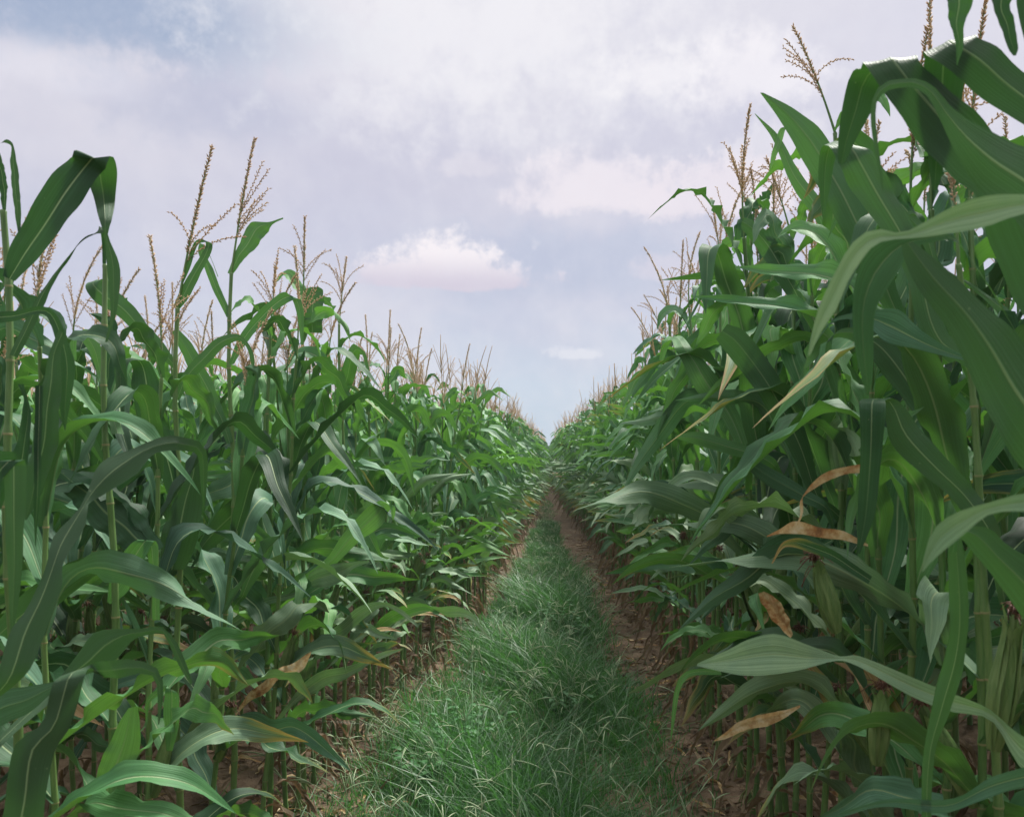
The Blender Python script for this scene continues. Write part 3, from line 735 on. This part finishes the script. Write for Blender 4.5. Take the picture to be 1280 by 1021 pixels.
# --- right row
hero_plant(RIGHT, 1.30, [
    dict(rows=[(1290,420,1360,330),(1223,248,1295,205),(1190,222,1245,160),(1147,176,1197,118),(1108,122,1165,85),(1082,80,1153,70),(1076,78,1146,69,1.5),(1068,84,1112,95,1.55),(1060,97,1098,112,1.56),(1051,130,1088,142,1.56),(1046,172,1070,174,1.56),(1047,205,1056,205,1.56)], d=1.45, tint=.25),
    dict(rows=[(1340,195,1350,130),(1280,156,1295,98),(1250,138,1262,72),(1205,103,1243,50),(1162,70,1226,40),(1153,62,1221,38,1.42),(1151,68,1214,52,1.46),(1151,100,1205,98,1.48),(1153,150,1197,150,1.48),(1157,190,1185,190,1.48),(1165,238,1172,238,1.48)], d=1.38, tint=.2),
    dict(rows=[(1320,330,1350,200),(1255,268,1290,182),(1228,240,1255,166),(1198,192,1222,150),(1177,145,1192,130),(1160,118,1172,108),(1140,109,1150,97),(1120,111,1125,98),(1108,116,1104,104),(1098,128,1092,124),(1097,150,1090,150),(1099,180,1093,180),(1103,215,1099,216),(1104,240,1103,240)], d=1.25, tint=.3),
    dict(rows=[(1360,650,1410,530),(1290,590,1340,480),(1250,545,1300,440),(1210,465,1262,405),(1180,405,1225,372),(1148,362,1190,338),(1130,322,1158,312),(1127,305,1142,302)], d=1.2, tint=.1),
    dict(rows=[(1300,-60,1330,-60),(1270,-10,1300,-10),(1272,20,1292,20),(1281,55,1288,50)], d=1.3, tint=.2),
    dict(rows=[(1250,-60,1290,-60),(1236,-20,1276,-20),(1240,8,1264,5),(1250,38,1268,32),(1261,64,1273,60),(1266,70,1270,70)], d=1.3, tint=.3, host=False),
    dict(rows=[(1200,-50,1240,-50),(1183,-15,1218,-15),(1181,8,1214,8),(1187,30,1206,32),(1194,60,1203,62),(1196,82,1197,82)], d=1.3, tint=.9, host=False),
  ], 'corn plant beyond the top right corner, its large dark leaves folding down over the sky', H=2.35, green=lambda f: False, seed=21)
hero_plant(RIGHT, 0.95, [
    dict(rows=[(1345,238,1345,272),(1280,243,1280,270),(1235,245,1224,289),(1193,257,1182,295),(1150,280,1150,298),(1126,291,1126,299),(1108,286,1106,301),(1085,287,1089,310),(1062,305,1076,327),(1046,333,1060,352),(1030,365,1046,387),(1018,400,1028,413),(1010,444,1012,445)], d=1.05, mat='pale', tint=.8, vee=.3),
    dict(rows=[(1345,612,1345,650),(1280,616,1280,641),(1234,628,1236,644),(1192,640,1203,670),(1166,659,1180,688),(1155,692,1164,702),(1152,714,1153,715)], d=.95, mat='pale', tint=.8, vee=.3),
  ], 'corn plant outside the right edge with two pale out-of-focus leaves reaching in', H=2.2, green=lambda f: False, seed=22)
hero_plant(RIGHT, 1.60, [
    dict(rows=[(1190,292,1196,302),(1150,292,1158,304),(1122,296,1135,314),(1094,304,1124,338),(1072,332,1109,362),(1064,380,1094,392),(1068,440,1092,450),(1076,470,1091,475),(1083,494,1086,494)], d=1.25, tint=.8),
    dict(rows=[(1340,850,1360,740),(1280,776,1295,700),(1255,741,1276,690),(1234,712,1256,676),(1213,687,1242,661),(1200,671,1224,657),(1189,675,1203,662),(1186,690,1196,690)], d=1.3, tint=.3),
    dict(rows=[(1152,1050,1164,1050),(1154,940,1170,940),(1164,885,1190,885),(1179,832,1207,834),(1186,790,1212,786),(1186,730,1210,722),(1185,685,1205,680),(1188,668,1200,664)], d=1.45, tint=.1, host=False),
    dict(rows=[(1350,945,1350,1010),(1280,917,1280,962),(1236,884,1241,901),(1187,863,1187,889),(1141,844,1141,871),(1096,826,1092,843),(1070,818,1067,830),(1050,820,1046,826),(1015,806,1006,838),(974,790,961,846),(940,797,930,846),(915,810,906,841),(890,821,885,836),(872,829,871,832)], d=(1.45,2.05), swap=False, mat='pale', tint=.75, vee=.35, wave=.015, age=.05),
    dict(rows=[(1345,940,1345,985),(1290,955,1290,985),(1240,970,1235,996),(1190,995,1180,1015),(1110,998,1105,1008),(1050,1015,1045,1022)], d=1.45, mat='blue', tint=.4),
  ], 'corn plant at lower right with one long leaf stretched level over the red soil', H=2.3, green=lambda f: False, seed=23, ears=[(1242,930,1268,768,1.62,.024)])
hero_plant(RIGHT, 1.98, [
    dict(rows=[(1160,430,1192,420),(1128,335,1166,345),(1098,283,1146,285),(1070,241,1128,246),(1046,202,1105,208),(1036,184,1088,184),(1030,177,1060,175,2.02),(1025,184,1051,180,2.05),(1023,200,1044,202,2.06),(1023,230,1039,232,2.06),(1026,255,1034,252,2.06),(1028,274,1030,272,2.06)], d=1.98, tint=.3),
    dict(rows=[(1232,682,1248,652),(1190,624,1226,620),(1150,592,1182,572),(1114,552,1150,532),(1106,512,1132,508),(1100,501,1120,498),(1080,498,1108,500,1.78),(1073,503,1107,506,1.76),(1074,560,1101,574,1.76),(1072,640,1093,645,1.76),(1071,692,1075,692,1.76)], d=1.8, tint=.35, vee=.12),
    dict(rows=[(1240,455,1240,462),(1205,443,1203,450),(1155,415,1146,437),(1123,388,1102,429),(1092,388,1082,408),(1060,392,1060,399),(1040,400,1040,404),(1016,432,1017,432)], d=1.85, tint=.45, mat='blue'),
    dict(rows=[(1166,330,1176,330),(1150,300,1165,292),(1137,285,1152,275),(1128,272,1142,268),(1138,262,1148,272)], d=2.0, tint=.5),
    dict(rows=[(1100,580,1100,586),(1086,579,1081,591),(1060,582,1055,593),(1035,589,1030,604),(1015,603,1007,618),(1004,620,1000,628),(1004,640,1000,642),(998,656,996,656)], d=2.0, mat='tan', name='dry_leaf', label='dry tan leaf with an orange curled tip', wave=.06, host=False),
    dict(rows=[(1085,680,1085,683),(1055,664,1055,676),(1024,658,1026,672),(992,651,997,668),(974,661,976,667),(958,670,959,671)], d=2.05, mat='tan', name='dry_leaf', label='orange-brown withered leaf tip', host=False),
    dict(rows=[(1090,720,1085,730),(1046,690,1040,702),(1015,676,1012,690),(997,672,990,684),(978,678,978,686),(964,704,966,704)], d=2.05, age=.55, tint=.8, host=False),
      dict(rows=[(1000,880,1000,884),(985,884,986,893),(960,888,965,906),(930,895,936,911),(906,913,911,922),(892,925,894,926)], d=2.3, mat='tan', name='dry_leaf', label='orange-brown dead leaf low over the soil', wave=.07, vee=.8, host=False),
    dict(rows=[(988,798,992,792),(966,778,986,765),(951,754,972,746),(947,742,956,739)], d=2.4, mat='tan', name='dry_leaf', label='papery tan dead leaf', wave=.08, vee=.8, host=False),
  ], 'corn plant with a dry tan curled leaf and two ears, right front row', top_px=(1200, 330), tip_px=(1190, 200), green=lambda f: 0.3 < f < 0.42, seed=24, ears=[(1046,785,1020,700,2.1,.023),(1096,950,1102,862,2.0,.024)])
hero_plant(RIGHT, 2.25, [
    dict(rows=[(1130,420,1145,415),(1075,330,1112,325),(1040,262,1080,245),(1015,222,1050,195),(995,185,1025,158),(975,150,995,135),(950,116,954,116)], d=2.25, tint=.4),
    dict(rows=[(1165,290,1172,288),(1180,262,1190,268),(1190,240,1206,252),(1204,232,1212,240)], d=2.3, tint=.7, host=False),
    dict(rows=[(1150,330,1165,330),(1120,300,1135,290),(1085,310,1095,298),(1050,330,1060,320)], d=2.4, tint=.5, mat='blue'),
    dict(rows=[(1165,560,1180,552),(1130,500,1160,485),(1090,450,1125,430),(1060,425,1080,410),(1035,425,1045,415),(1030,450,1038,452)], d=2.2, tint=.3),
  ], 'corn plant with a long spear-like leaf rising to the upper left', top_px=(1166, 262), tip_px=(1162, 2), green=lambda f: 0.3 < f, seed=25)
hero_plant(RIGHT, 3.03, [
    dict(rows=[(1045,330,1055,325),(1014,268,1028,252),(988,228,998,210),(966,175,974,170),(943,142,945,143)], d=2.9, tint=.5),
    dict(rows=[(1005,190,1010,190),(978,160,986,158),(966,185,975,185),(961,216,962,216)], d=2.9, tint=.95, host=False),
    dict(rows=[(1020,630,1030,620),(985,562,1010,545),(960,512,992,500),(930,470,962,452),(905,438,932,412),(895,424,910,404)], d=3.0, tint=.3),
    dict(rows=[(1030,640,1035,628),(1000,628,1006,610),(975,617,985,596),(950,600,960,582),(930,582,940,571)], d=2.8, tint=.25, mat='blue'),
  ], 'corn plant with a tall tassel leaning left, the highest on the right', top_px=(1044, 165), tip_px=(992, 34), green=lambda f: 0.25 < f, seed=26)
hero_plant(RIGHT, 3.55, [
    dict(rows=[(1010,425,1018,420),(985,372,1005,362),(955,325,978,310),(932,292,950,280),(918,282,930,272),(918,300,926,300)], d=3.5, tint=.4),
    dict(rows=[(960,585,965,570),(905,566,906,547),(875,558,872,539),(846,548,843,544)], d=3.4, tint=.6),
    dict(rows=[(1000,860,1005,870),(930,828,932,842),(895,817,893,831),(870,817,862,833),(840,829,830,846),(810,850,805,861),(786,865,785,867)], d=(3.4,2.6), mat='pale', tint=.95, age=.15, host=True),
    dict(rows=[(900,835,902,843),(862,837,865,845),(847,850,853,855),(840,885,846,885),(838,926,839,926)], d=2.62, tint=.8, host=False),
  ], 'corn plant with a pale drooping leaf tip hanging over the right track', top_px=(990, 300), tip_px=(958, 198), green=lambda f: 0.25 < f, seed=27)
hero_plant(RIGHT, 4.3, [
    dict(rows=[(930,578,942,572),(900,522,926,522),(868,486,906,482),(852,450,884,452),(843,434,866,434),(836,424,848,418,4.3),(827,432,838,428,4.35),(824,450,830,450,4.35)], d=4.1, tint=.7),
    dict(rows=[(940,715,945,705),(920,692,924,680),(890,666,896,645),(860,643,866,625),(835,633,835,621),(815,623,815,619),(790,629,790,628)], d=(4.3,3.9), mat='pale', tint=.95, age=.1),
  ], 'corn plant with a bent tan tassel, left of the spear-leaved plants on the right', top_px=(940, 285), tip_px=(912, 186), green=lambda f: 0.2 < f, seed=28)
hero_plant(RIGHT, 5.0, [], 'corn plant with a short upright tassel above dense leaves, right front row', top_px=(902, 335), tip_px=(889, 249), green=lambda f: 0.2 < f, seed=29)
hero_plant(RIGHT, 6.0, [], 'corn plant with a thin tassel leaning over the path, right front row', top_px=(880, 385), tip_px=(859, 316), green=lambda f: 0.2 < f, seed=30)
hero_plant(RIGHT, 8.4, [], 'corn plant with a hooked tassel standing out low on the right skyline', top_px=(828, 415), tip_px=(805, 369), green=lambda f: 0.2 < f, seed=31)

# ------------------------------------------------------------------ the rest of the 300 nearest plants, then the mass of the field
def make_protos(side, lod, n, seed0, **kw):
    out = []
    for i in range(n):
        rr = random.Random(seed0 + i)
        out.append(freeze(corn_parts(seed0 + i, -side, lod, H=2.25 + rr.uniform(-0.10, 0.10), ears=rr.choice([0, 1, 1, 2]), tassel=True, **kw)))
    return out
NEAR = {s: make_protos(s, 0, 11, 100 + 50 * s, dry_nodes=2 + (s > 0)) for s in (-1, 1)}
BIG = {s: make_protos(s, 0, 7, 200 + 50 * s, dry_nodes=2 + (s > 0), big=1.22) for s in (-1, 1)}
MID = {s: make_protos(s, 1, 9, 400 + 50 * s, dry_nodes=2 + (s > 0)) for s in (-1, 1)}
ORD = ['first', 'second', 'third', 'fourth', 'fifth', 'sixth', 'seventh', 'eighth', 'ninth', 'tenth', 'eleventh', 'twelfth', 'thirteenth', 'fourteenth',
       'fifteenth', 'sixteenth', 'seventeenth', 'eighteenth', 'nineteenth', 'twentieth']
R_ = random.Random(3)
cand, rest = [], []
for side in (-1, 1):
    for k in range(14):
        y = (1.95 if side > 0 else 2.2) + R_.uniform(0, 0.1) if k == 0 else 1.3 + (0.76 * k) * 0.9
        ymax = 270 if k < 4 else (120 if k < 8 else 60)
        while y < ymax:
            skip = k == 0 and any(abs(y - h) < 0.13 for h in hero_y[side])
            if not skip:
                X_ = row_x(side, k, y) + R_.gauss(0, 0.02)
                cost = y * (1 + 0.85 * k)
                (cand if y < 16 and k < 4 else rest).append((cost, side, k, y, X_))
            sp = 0.165 if y < 25 else (0.26 if y < 60 else (0.42 if y < 120 else 0.7))
            if k >= 3: sp *= 1.25
            if k >= 6: sp *= 1.3
            y += sp * R_.uniform(0.75, 1.25)
cand.sort(); n_hero = len(hero_y[-1]) + len(hero_y[1])
NI = 300 - n_hero
rest += cand[NI:]; ind = sorted(cand[:NI], key=lambda c: (c[1], c[2], c[3]))
count = {}
WORD = {-1: 'left', 1: 'right'}
for cost, side, k, y, x in ind:
    i = count.get((side, k), 0); count[(side, k)] = i + 1
    w = WORD[side]
    if k == 0:
        if i < 20: lab, grp = '%s corn plant of the %s front row counting away from the foreground plants' % (ORD[i], w), 'corn plants of the %s front row' % w
        else: lab, grp = 'corn plant further along the %s front row, packed among others just like it' % w, 'distant corn plants of the %s front row' % w
    else:
        rown = ['', 'second', 'third', 'fourth'][k]
        lab, grp = 'corn plant of the %s row %s of the path, glimpsed between the plants before it' % (rown, w), 'corn plants of the %s row on the %s' % (rown, w)
    pool = NEAR[side] if (y < 7.5 and k < 2) or (k < 3 and y < 4) else MID[side]
    if y < 4.3 and k < 2: pool = BIG[side]
    sc = row_scale(side, k, y) * R_.uniform(0.95, 1.05)
    if k == 0 and side > 0 and y < 3.6: sc *= 0.93
    place(pool[R_.randrange(len(pool))], x, y, R_.gauss(0, 0.35), sc, lab, grp, (R_.gauss(0, 0.045), R_.gauss(0, 0.045)))

def pack_proto(side, lod, n, seed0):
    out = []
    for i in range(n):
        m = MB()
        for p in corn_parts(seed0 + i, -side, lod, H=2.25, ears=0):
            d = p[1].pack(); b = m.n
            mi = [m.mi(a) for a in d['mats']]
            m.V.append(d['V']); m.UV.append(d['UV']); m.A.append(d['A']); m.G.append(d['G'])
            if len(d['Q']): m.Q.append(d['Q'] + b); m.QM.append(np.array(mi, np.int32)[d['QM']])
            if len(d['T']): m.T.append(d['T'] + b); m.TM.append(np.array(mi, np.int32)[d['TM']])
            m.n += len(d['V'])
        out.append(m.pack())
    return out
FARP = {(s, l): pack_proto(s, l, 10, 700 + 60 * s + l * 20) for s in (-1, 1) for l in (1, 2)}
field = MB()
for n_ in ('stalk', 'dry', 'leaf', 'blue', 'pale', 'tassel'): field.mi(n_)
def stamp(d, x, y, rz, sc, dt):
    c, s = math.cos(rz), math.sin(rz)
    V = d['V'] @ np.array([[c, s, 0], [-s, c, 0], [0, 0, 1]], np.float32) * sc + np.array([x, y, float(ground_z(x, y))], np.float32)
    b = field.n; mi = np.array([field.mi(a) for a in d['mats']], np.int32)
    field.V.append(V.astype(np.float32)); field.UV.append(d['UV']); field.A.append((d['A'] + dt) % 1); field.G.append(d['G'])
    if len(d['Q']): field.Q.append(d['Q'] + b); field.QM.append(mi[d['QM']])
    if len(d['T']): field.T.append(d['T'] + b); field.TM.append(mi[d['TM']])
    field.n += len(V)
for cost, side, k, y, x in rest:
    l = 1 if (y < 24 and k < 3) else 2
    P_ = FARP[(side, l)]
    stamp(P_[R_.randrange(len(P_))], x, y, R_.gauss(0, 0.4), row_scale(side, k, y) * R_.uniform(0.94, 1.07), R_.random())
for side in (-1, 1):                      # the same rows carry on beside and behind the viewpoint
    for k in range(6):
        y = -5.0
        while y < (-0.6 if k == 0 else 0.3):
            stamp(FARP[(side, 1)][R_.randrange(10)], row_x(side, k, 0), y, R_.gauss(0, 0.4), row_scale(side, k, y) * R_.uniform(.95, 1.05), R_.random())
            y += 0.21
tag(link('corn_field', field.mesh('corn_field')), 'mass of green corn with tan tassels filling the rows into the distance', 'corn field', kind='stuff')

# ------------------------------------------------------------------ grass strip
rg = np.random.default_rng(21)
def strip(y):
    y = np.asarray(y, float)
    l = np.interp(y, [3, 4.9, 8, 11, 14, 20, 60], [-0.92, -0.90, -0.60, -0.47, -0.40, -0.30, -0.1])
    r = np.interp(y, [3, 4.9, 8, 11, 14, 20, 60], [0.58, 0.52, 0.40, 0.32, 0.22, 0.08, 0.0])
    return l, r
def grass_blades(mb, n, y0, y1, hw, width, mat='grass', hmin=0.08, hmax=0.27, edge=0.10, lean=1.0, bias=0.0):
    y = y0 + (y1 - y0) * rg.uniform(0, 1, n) ** 1.15
    l, r = strip(y); u = rg.uniform(0, 1, n)
    x = l + (r - l) * u + rg.normal(0, edge, n) + 0.07 * np.sin(y * 3.3) * (u - .5) + 0.05 * np.sin(y * 1.3)
    dens = 0.5 + 0.5 * np.sin(x * 9 + y * 3.7) * np.sin(y * 5.1 - x * 4)
    keep = rg.uniform(0, 1, n) < 0.62 + 0.5 * dens
    x, y = x[keep], y[keep]; n = len(x)
    mid = np.clip(1 - ((x - (strip(y)[0] + strip(y)[1]) / 2) / 0.55) ** 2, 0.25, 1)
    h = rg.uniform(hmin, hmax, n) * (0.55 + 0.45 * mid) * (0.85 + 0.45 * np.sin(x * 5 + y * 2.2))
    a = rg.uniform(0, 6.283, n); ln = rg.uniform(0.15, 1.1, n) * lean * h
    w = width * rg.uniform(0.6, 1.3, n) * (1 + y / 14.0)
    t = np.array([0, .35, .7, 1.0])
    D = np.stack([np.cos(a), np.sin(a)], -1); b = rg.uniform(0, 3.14, n); Sx = np.stack([np.cos(b), np.sin(b)], -1)
    z0 = ground_z(x, y)
    V = np.zeros((n, 4, 2, 3), np.float32)
    for i, tt in enumerate(t):
        cx = x + D[:, 0] * ln * tt ** 1.8; cy = y + D[:, 1] * ln * tt ** 1.8; cz = z0 + h * (tt - 0.28 * tt ** 3)
        ww = w * (1 - tt ** 2 * 0.92) * 0.5
        for j, sg in enumerate((-1, 1)):
            V[:, i, j, 0] = cx + Sx[:, 0] * ww * sg; V[:, i, j, 1] = cy + Sx[:, 1] * ww * sg; V[:, i, j, 2] = cz
    o = (np.arange(n) * 8)[:, None, None]
    q = np.array([[0, 1, 3, 2], [2, 3, 5, 4], [4, 5, 7, 6]])[None]
    tn = np.clip(0.5 + bias + 0.35 * np.sin(x * 4.3 + 1.7 * np.sin(y * 1.9)) * np.sin(y * 2.7 + x * 2.2) + rg.normal(0, 0.22, n), 0, 1)
    mb.add(V.reshape(-1, 3), (o + q).reshape(-1, 4), None, None, 0.5, 0, mat)
    mb.A[-1] = np.repeat(tn, 8).astype(np.float32)
gr = MB()
grass_blades(gr, 36000, 3.0, 10.0, 1, 0.0038, hmax=.24, bias=-.1)
grass_blades(gr, 15000, 3.0, 12.0, 1, 0.0056, hmin=.18, hmax=.44, lean=1.2)
grass_blades(gr, 4500, 3.0, 12.0, 1, 0.0042, hmin=.26, hmax=.56, lean=1.8, bias=.3)
grass_blades(gr, 2500, 3.0, 14.0, 1, 0.0035, edge=0.22, hmin=.08, hmax=.3)
grass_blades(gr, 30000, 9.0, 21.0, 1, 0.0040, edge=0.06, hmax=.24)
grass_blades(gr, 900, 20.0, 34.0, 1, 0.004, edge=.05, hmax=.18)
grass_blades(gr, 1300, 3.0, 9.0, 1, 0.0035, edge=0.32, hmin=.06, hmax=.2)
tag(link('grass', gr.mesh('grass')), 'dark green grass growing in a strip down the middle of the path', 'grass', kind='stuff')
sh = MB()
def seed_stem(x, y, h, rad=1.0):
    z = float(ground_z(x, y)); a = rg.uniform(0, 6.28); ln = rg.uniform(0.05, 0.7) * h
    t = np.linspace(0, 1, 6)[:, None]; D = np.array([math.cos(a), math.sin(a), 0])
    P = np.array([x, y, z]) + D * ln * t ** 1.6 + np.array([0, 0, 1]) * h * (t - .2 * t ** 3)
    tube(sh, P, 0.0014 * rad, 3, 'seed', rg.uniform(0, .6), cap=False)
    tip = P[-1]; d0 = nrm(P[-1] - P[-2])
    for f in range(rg.integers(1, 5)):
        v = nrm(d0 + rg.normal(0, 0.45, 3)); L = rg.uniform(0.05, 0.13)
        tt = np.linspace(0, 1, 5)[:, None]
        Q = tip + v * L * tt + np.array([0, 0, -0.25]) * L * tt ** 2
        tube(sh, Q, np.array([.0016, .0030, .0029, .0024, .0010]) * rad, 3, 'seed', rg.uniform(.3, 1), cap=False)
for i in range(430):
    y = 3.3 + 9 * rg.uniform(0, 1) ** 1.4; l, r = strip(y); x = rg.uniform(l + .05, r + .02)
    seed_stem(x, y, rg.uniform(0.22, 0.46))
for i in range(60):
    y = rg.uniform(4, 7); seed_stem(rg.uniform(-1.2, -0.8), y, rg.uniform(0.15, 0.35))
for i in range(160):
    y = rg.uniform(10, 26); l, r = strip(y); seed_stem(rg.uniform(l, r), y, rg.uniform(0.15, 0.35), 1.5)
tag(link('grass_seed_heads', sh.mesh('grass_seed_heads')), 'pale thin seed stems sticking out of the grass strip', 'seed heads', kind='stuff')

# ------------------------------------------------------------------ broad-leaved weeds
def weed(px, py, d, size, label, seed):
    r = np.random.default_rng(seed); x = (px - VX) / F * d; y = d
    root = bpy.data.objects.new('broadleaf_weed', None); C.objects.link(root); root.location = (x, y, float(ground_z(x, y)))
    tag(root, label, 'weed', 'broad-leaved weeds in the grass strip')
    st, fo = MB(), MB()
    for b in range(9):
        a = r.uniform(0, 6.28); h = 1.35 * size * r.uniform(.7, 1.3); sp = size * r.uniform(0.1, 1.0)
        t = np.linspace(0, 1, 6)[:, None]; P = np.array([math.cos(a), math.sin(a), 0]) * sp * t ** 1.3 + np.array([0, 0, 1]) * h * (t - .15 * t ** 3)
        tube(st, P, 0.0016, 4, 'stalk', .5)
        for j in range(7):
            p = P[min(5, 1 + j * 5 // 7)] if j < 6 else P[5]
            aa = a + (j % 2 * 2 - 1) * r.uniform(.6, 1.5) if j < 6 else a
            k = 8; t1 = np.linspace(0, 1, k); L = r.uniform(0.05, 0.085)
            th = 1.1 + 0.8 * t1; T = np.stack([math.cos(aa) * np.sin(th), math.sin(aa) * np.sin(th), np.cos(th)], -1)
            Q = p + np.cumsum(T * L / k, 0); S = np.repeat([[-math.sin(aa), math.cos(aa), 0]], k, 0)
            ribbon(fo, Q, S, np.cross(T, S), L * 0.52 * np.sin(np.clip(t1 * .96 + .04, 0, 1) * math.pi) ** .7 + .0008, 5, .3, .05, 2, r, 'weed', r.uniform(0, 1))
    link('stem', st.mesh('stem'), root); link('foliage', fo.mesh('foliage'), root)
weed(560, 960, 4.75, 0.20, 'low broad-leaved weed at the left edge of the grass, nearest the corner', 1)
weed(600, 925, 5.1, 0.19, 'leafy weed in the grass left of centre, behind the corner weed', 2)
weed(530, 985, 4.4, 0.15, 'small leafy weed closest to the left corn stalks', 3)
weed(692, 790, 8.4, 0.20, 'leafy weed halfway along the middle of the grass strip', 4)
weed(715, 800, 8.0, 0.17, 'leafy weed right of the one in the middle of the strip', 5)
weed(705, 905, 5.6, 0.15, 'broad-leaved weed low in the grass at the centre', 6)

# ------------------------------------------------------------------ litter on the soil
lt = MB(); rl = np.random.default_rng(8)
for i in range(3200):
    sd_ = rl.choice([-1, 1]); y = 2.2 + 16 * rl.uniform(0, 1) ** 1.6
    x = (XL if sd_ < 0 else XR) + rl.normal(0, 0.28) * 1.0 + (0.15 if sd_ < 0 else -0.1) * rl.uniform(0, 1) + sd_ * rl.choice([0, 0, 0.5])
    k = 7; L = rl.uniform(0.05, 0.26); a = rl.uniform(0, 6.28); t = np.linspace(0, 1, k)
    aa = a + np.cumsum(rl.normal(0, .3, k)); T = np.stack([np.cos(aa), np.sin(aa), rl.normal(0, .35, k)], -1)
    P = np.array([x, y, float(ground_z(x, y)) + 0.012]) + np.cumsum(T * L / k, 0); P[:, 2] = np.maximum(P[:, 2], ground_z(x, y) + 0.006)
    tw = rl.uniform(-.9, .9) + np.cumsum(rl.normal(0, .3, k)); S = np.stack([-np.sin(aa) * np.cos(tw), np.cos(aa) * np.cos(tw), np.sin(tw)], -1)
    ribbon(lt, P, S, nrm(np.cross(T, S)), rl.uniform(.008, .034) * np.sin(np.clip(t * .8 + .12, 0, 1) * math.pi) + .001, 3, .8, .2, 2, rl, 'dry' if rl.random() < .8 else 'tan', rl.uniform(0, 1))
tag(link('leaf_litter', lt.mesh('leaf_litter')), 'brown dead leaf scraps scattered on the red soil', 'leaf litter', kind='stuff')
ck = MB()
ico = np.array([[1,0,0],[-1,0,0],[0,1,0],[0,-1,0],[0,0,1],[0,0,-1]], float); icf = np.array([[0,2,4],[2,1,4],[1,3,4],[3,0,4],[2,0,5],[1,2,5],[3,1,5],[0,3,5]])
for i in range(3500):
    sd_ = rl.choice([-1, 1]); y = 2.5 + 16 * rl.uniform(0, 1) ** 1.6; x = (XL + .2 if sd_ < 0 else XR - .15) + rl.normal(0, .25)
    s = rl.uniform(.004, .02) * rl.uniform(.5, 1.2); V = ico * s * rl.uniform(.6, 1.3, (6, 3)); ph = rl.uniform(0, 6.28); c_, s_ = math.cos(ph), math.sin(ph)
    V = V @ np.array([[c_, s_, 0], [-s_, c_, 0], [0, 0, .8]]); ck.add(V + [x, y, float(ground_z(x, y)) + s * .3], None, icf, None, .5, 0, 'soil')
tag(link('soil_clods', ck.mesh('soil_clods')), 'small crumbs of red soil lying on the tracks', 'soil clods', kind='stuff')

# ------------------------------------------------------------------ damp summer air
HZ = bpy.data.meshes.new('haze'); x0, x1, y0, y1, z0, z1 = -960, 960, -960, 2900, -1.2, 3.9
HZ.from_pydata([(x, y, z) for x in (x0, x1) for y in (y0, y1) for z in (z0, z1)], [], [(0, 1, 3, 2), (4, 6, 7, 5), (0, 4, 5, 1), (2, 3, 7, 6), (0, 2, 6, 4), (1, 5, 7, 3)])
hm_ = bpy.data.materials.new('haze'); hm_.use_nodes = True; ht = hm_.node_tree
for n in list(ht.nodes): ht.nodes.remove(n)
pv = ht.nodes.new('ShaderNodeVolumePrincipled'); pv.inputs['Color'].default_value = (0.86, 0.90, 0.95, 1); pv.inputs['Density'].default_value = 0.0014
ho_ = ht.nodes.new('ShaderNodeOutputMaterial'); ht.links.new(pv.outputs[0], ho_.inputs['Volume']); HZ.materials.append(hm_)
tag(link('haze', HZ), 'thin pale summer haze softening the far corn', 'haze', kind='stuff')
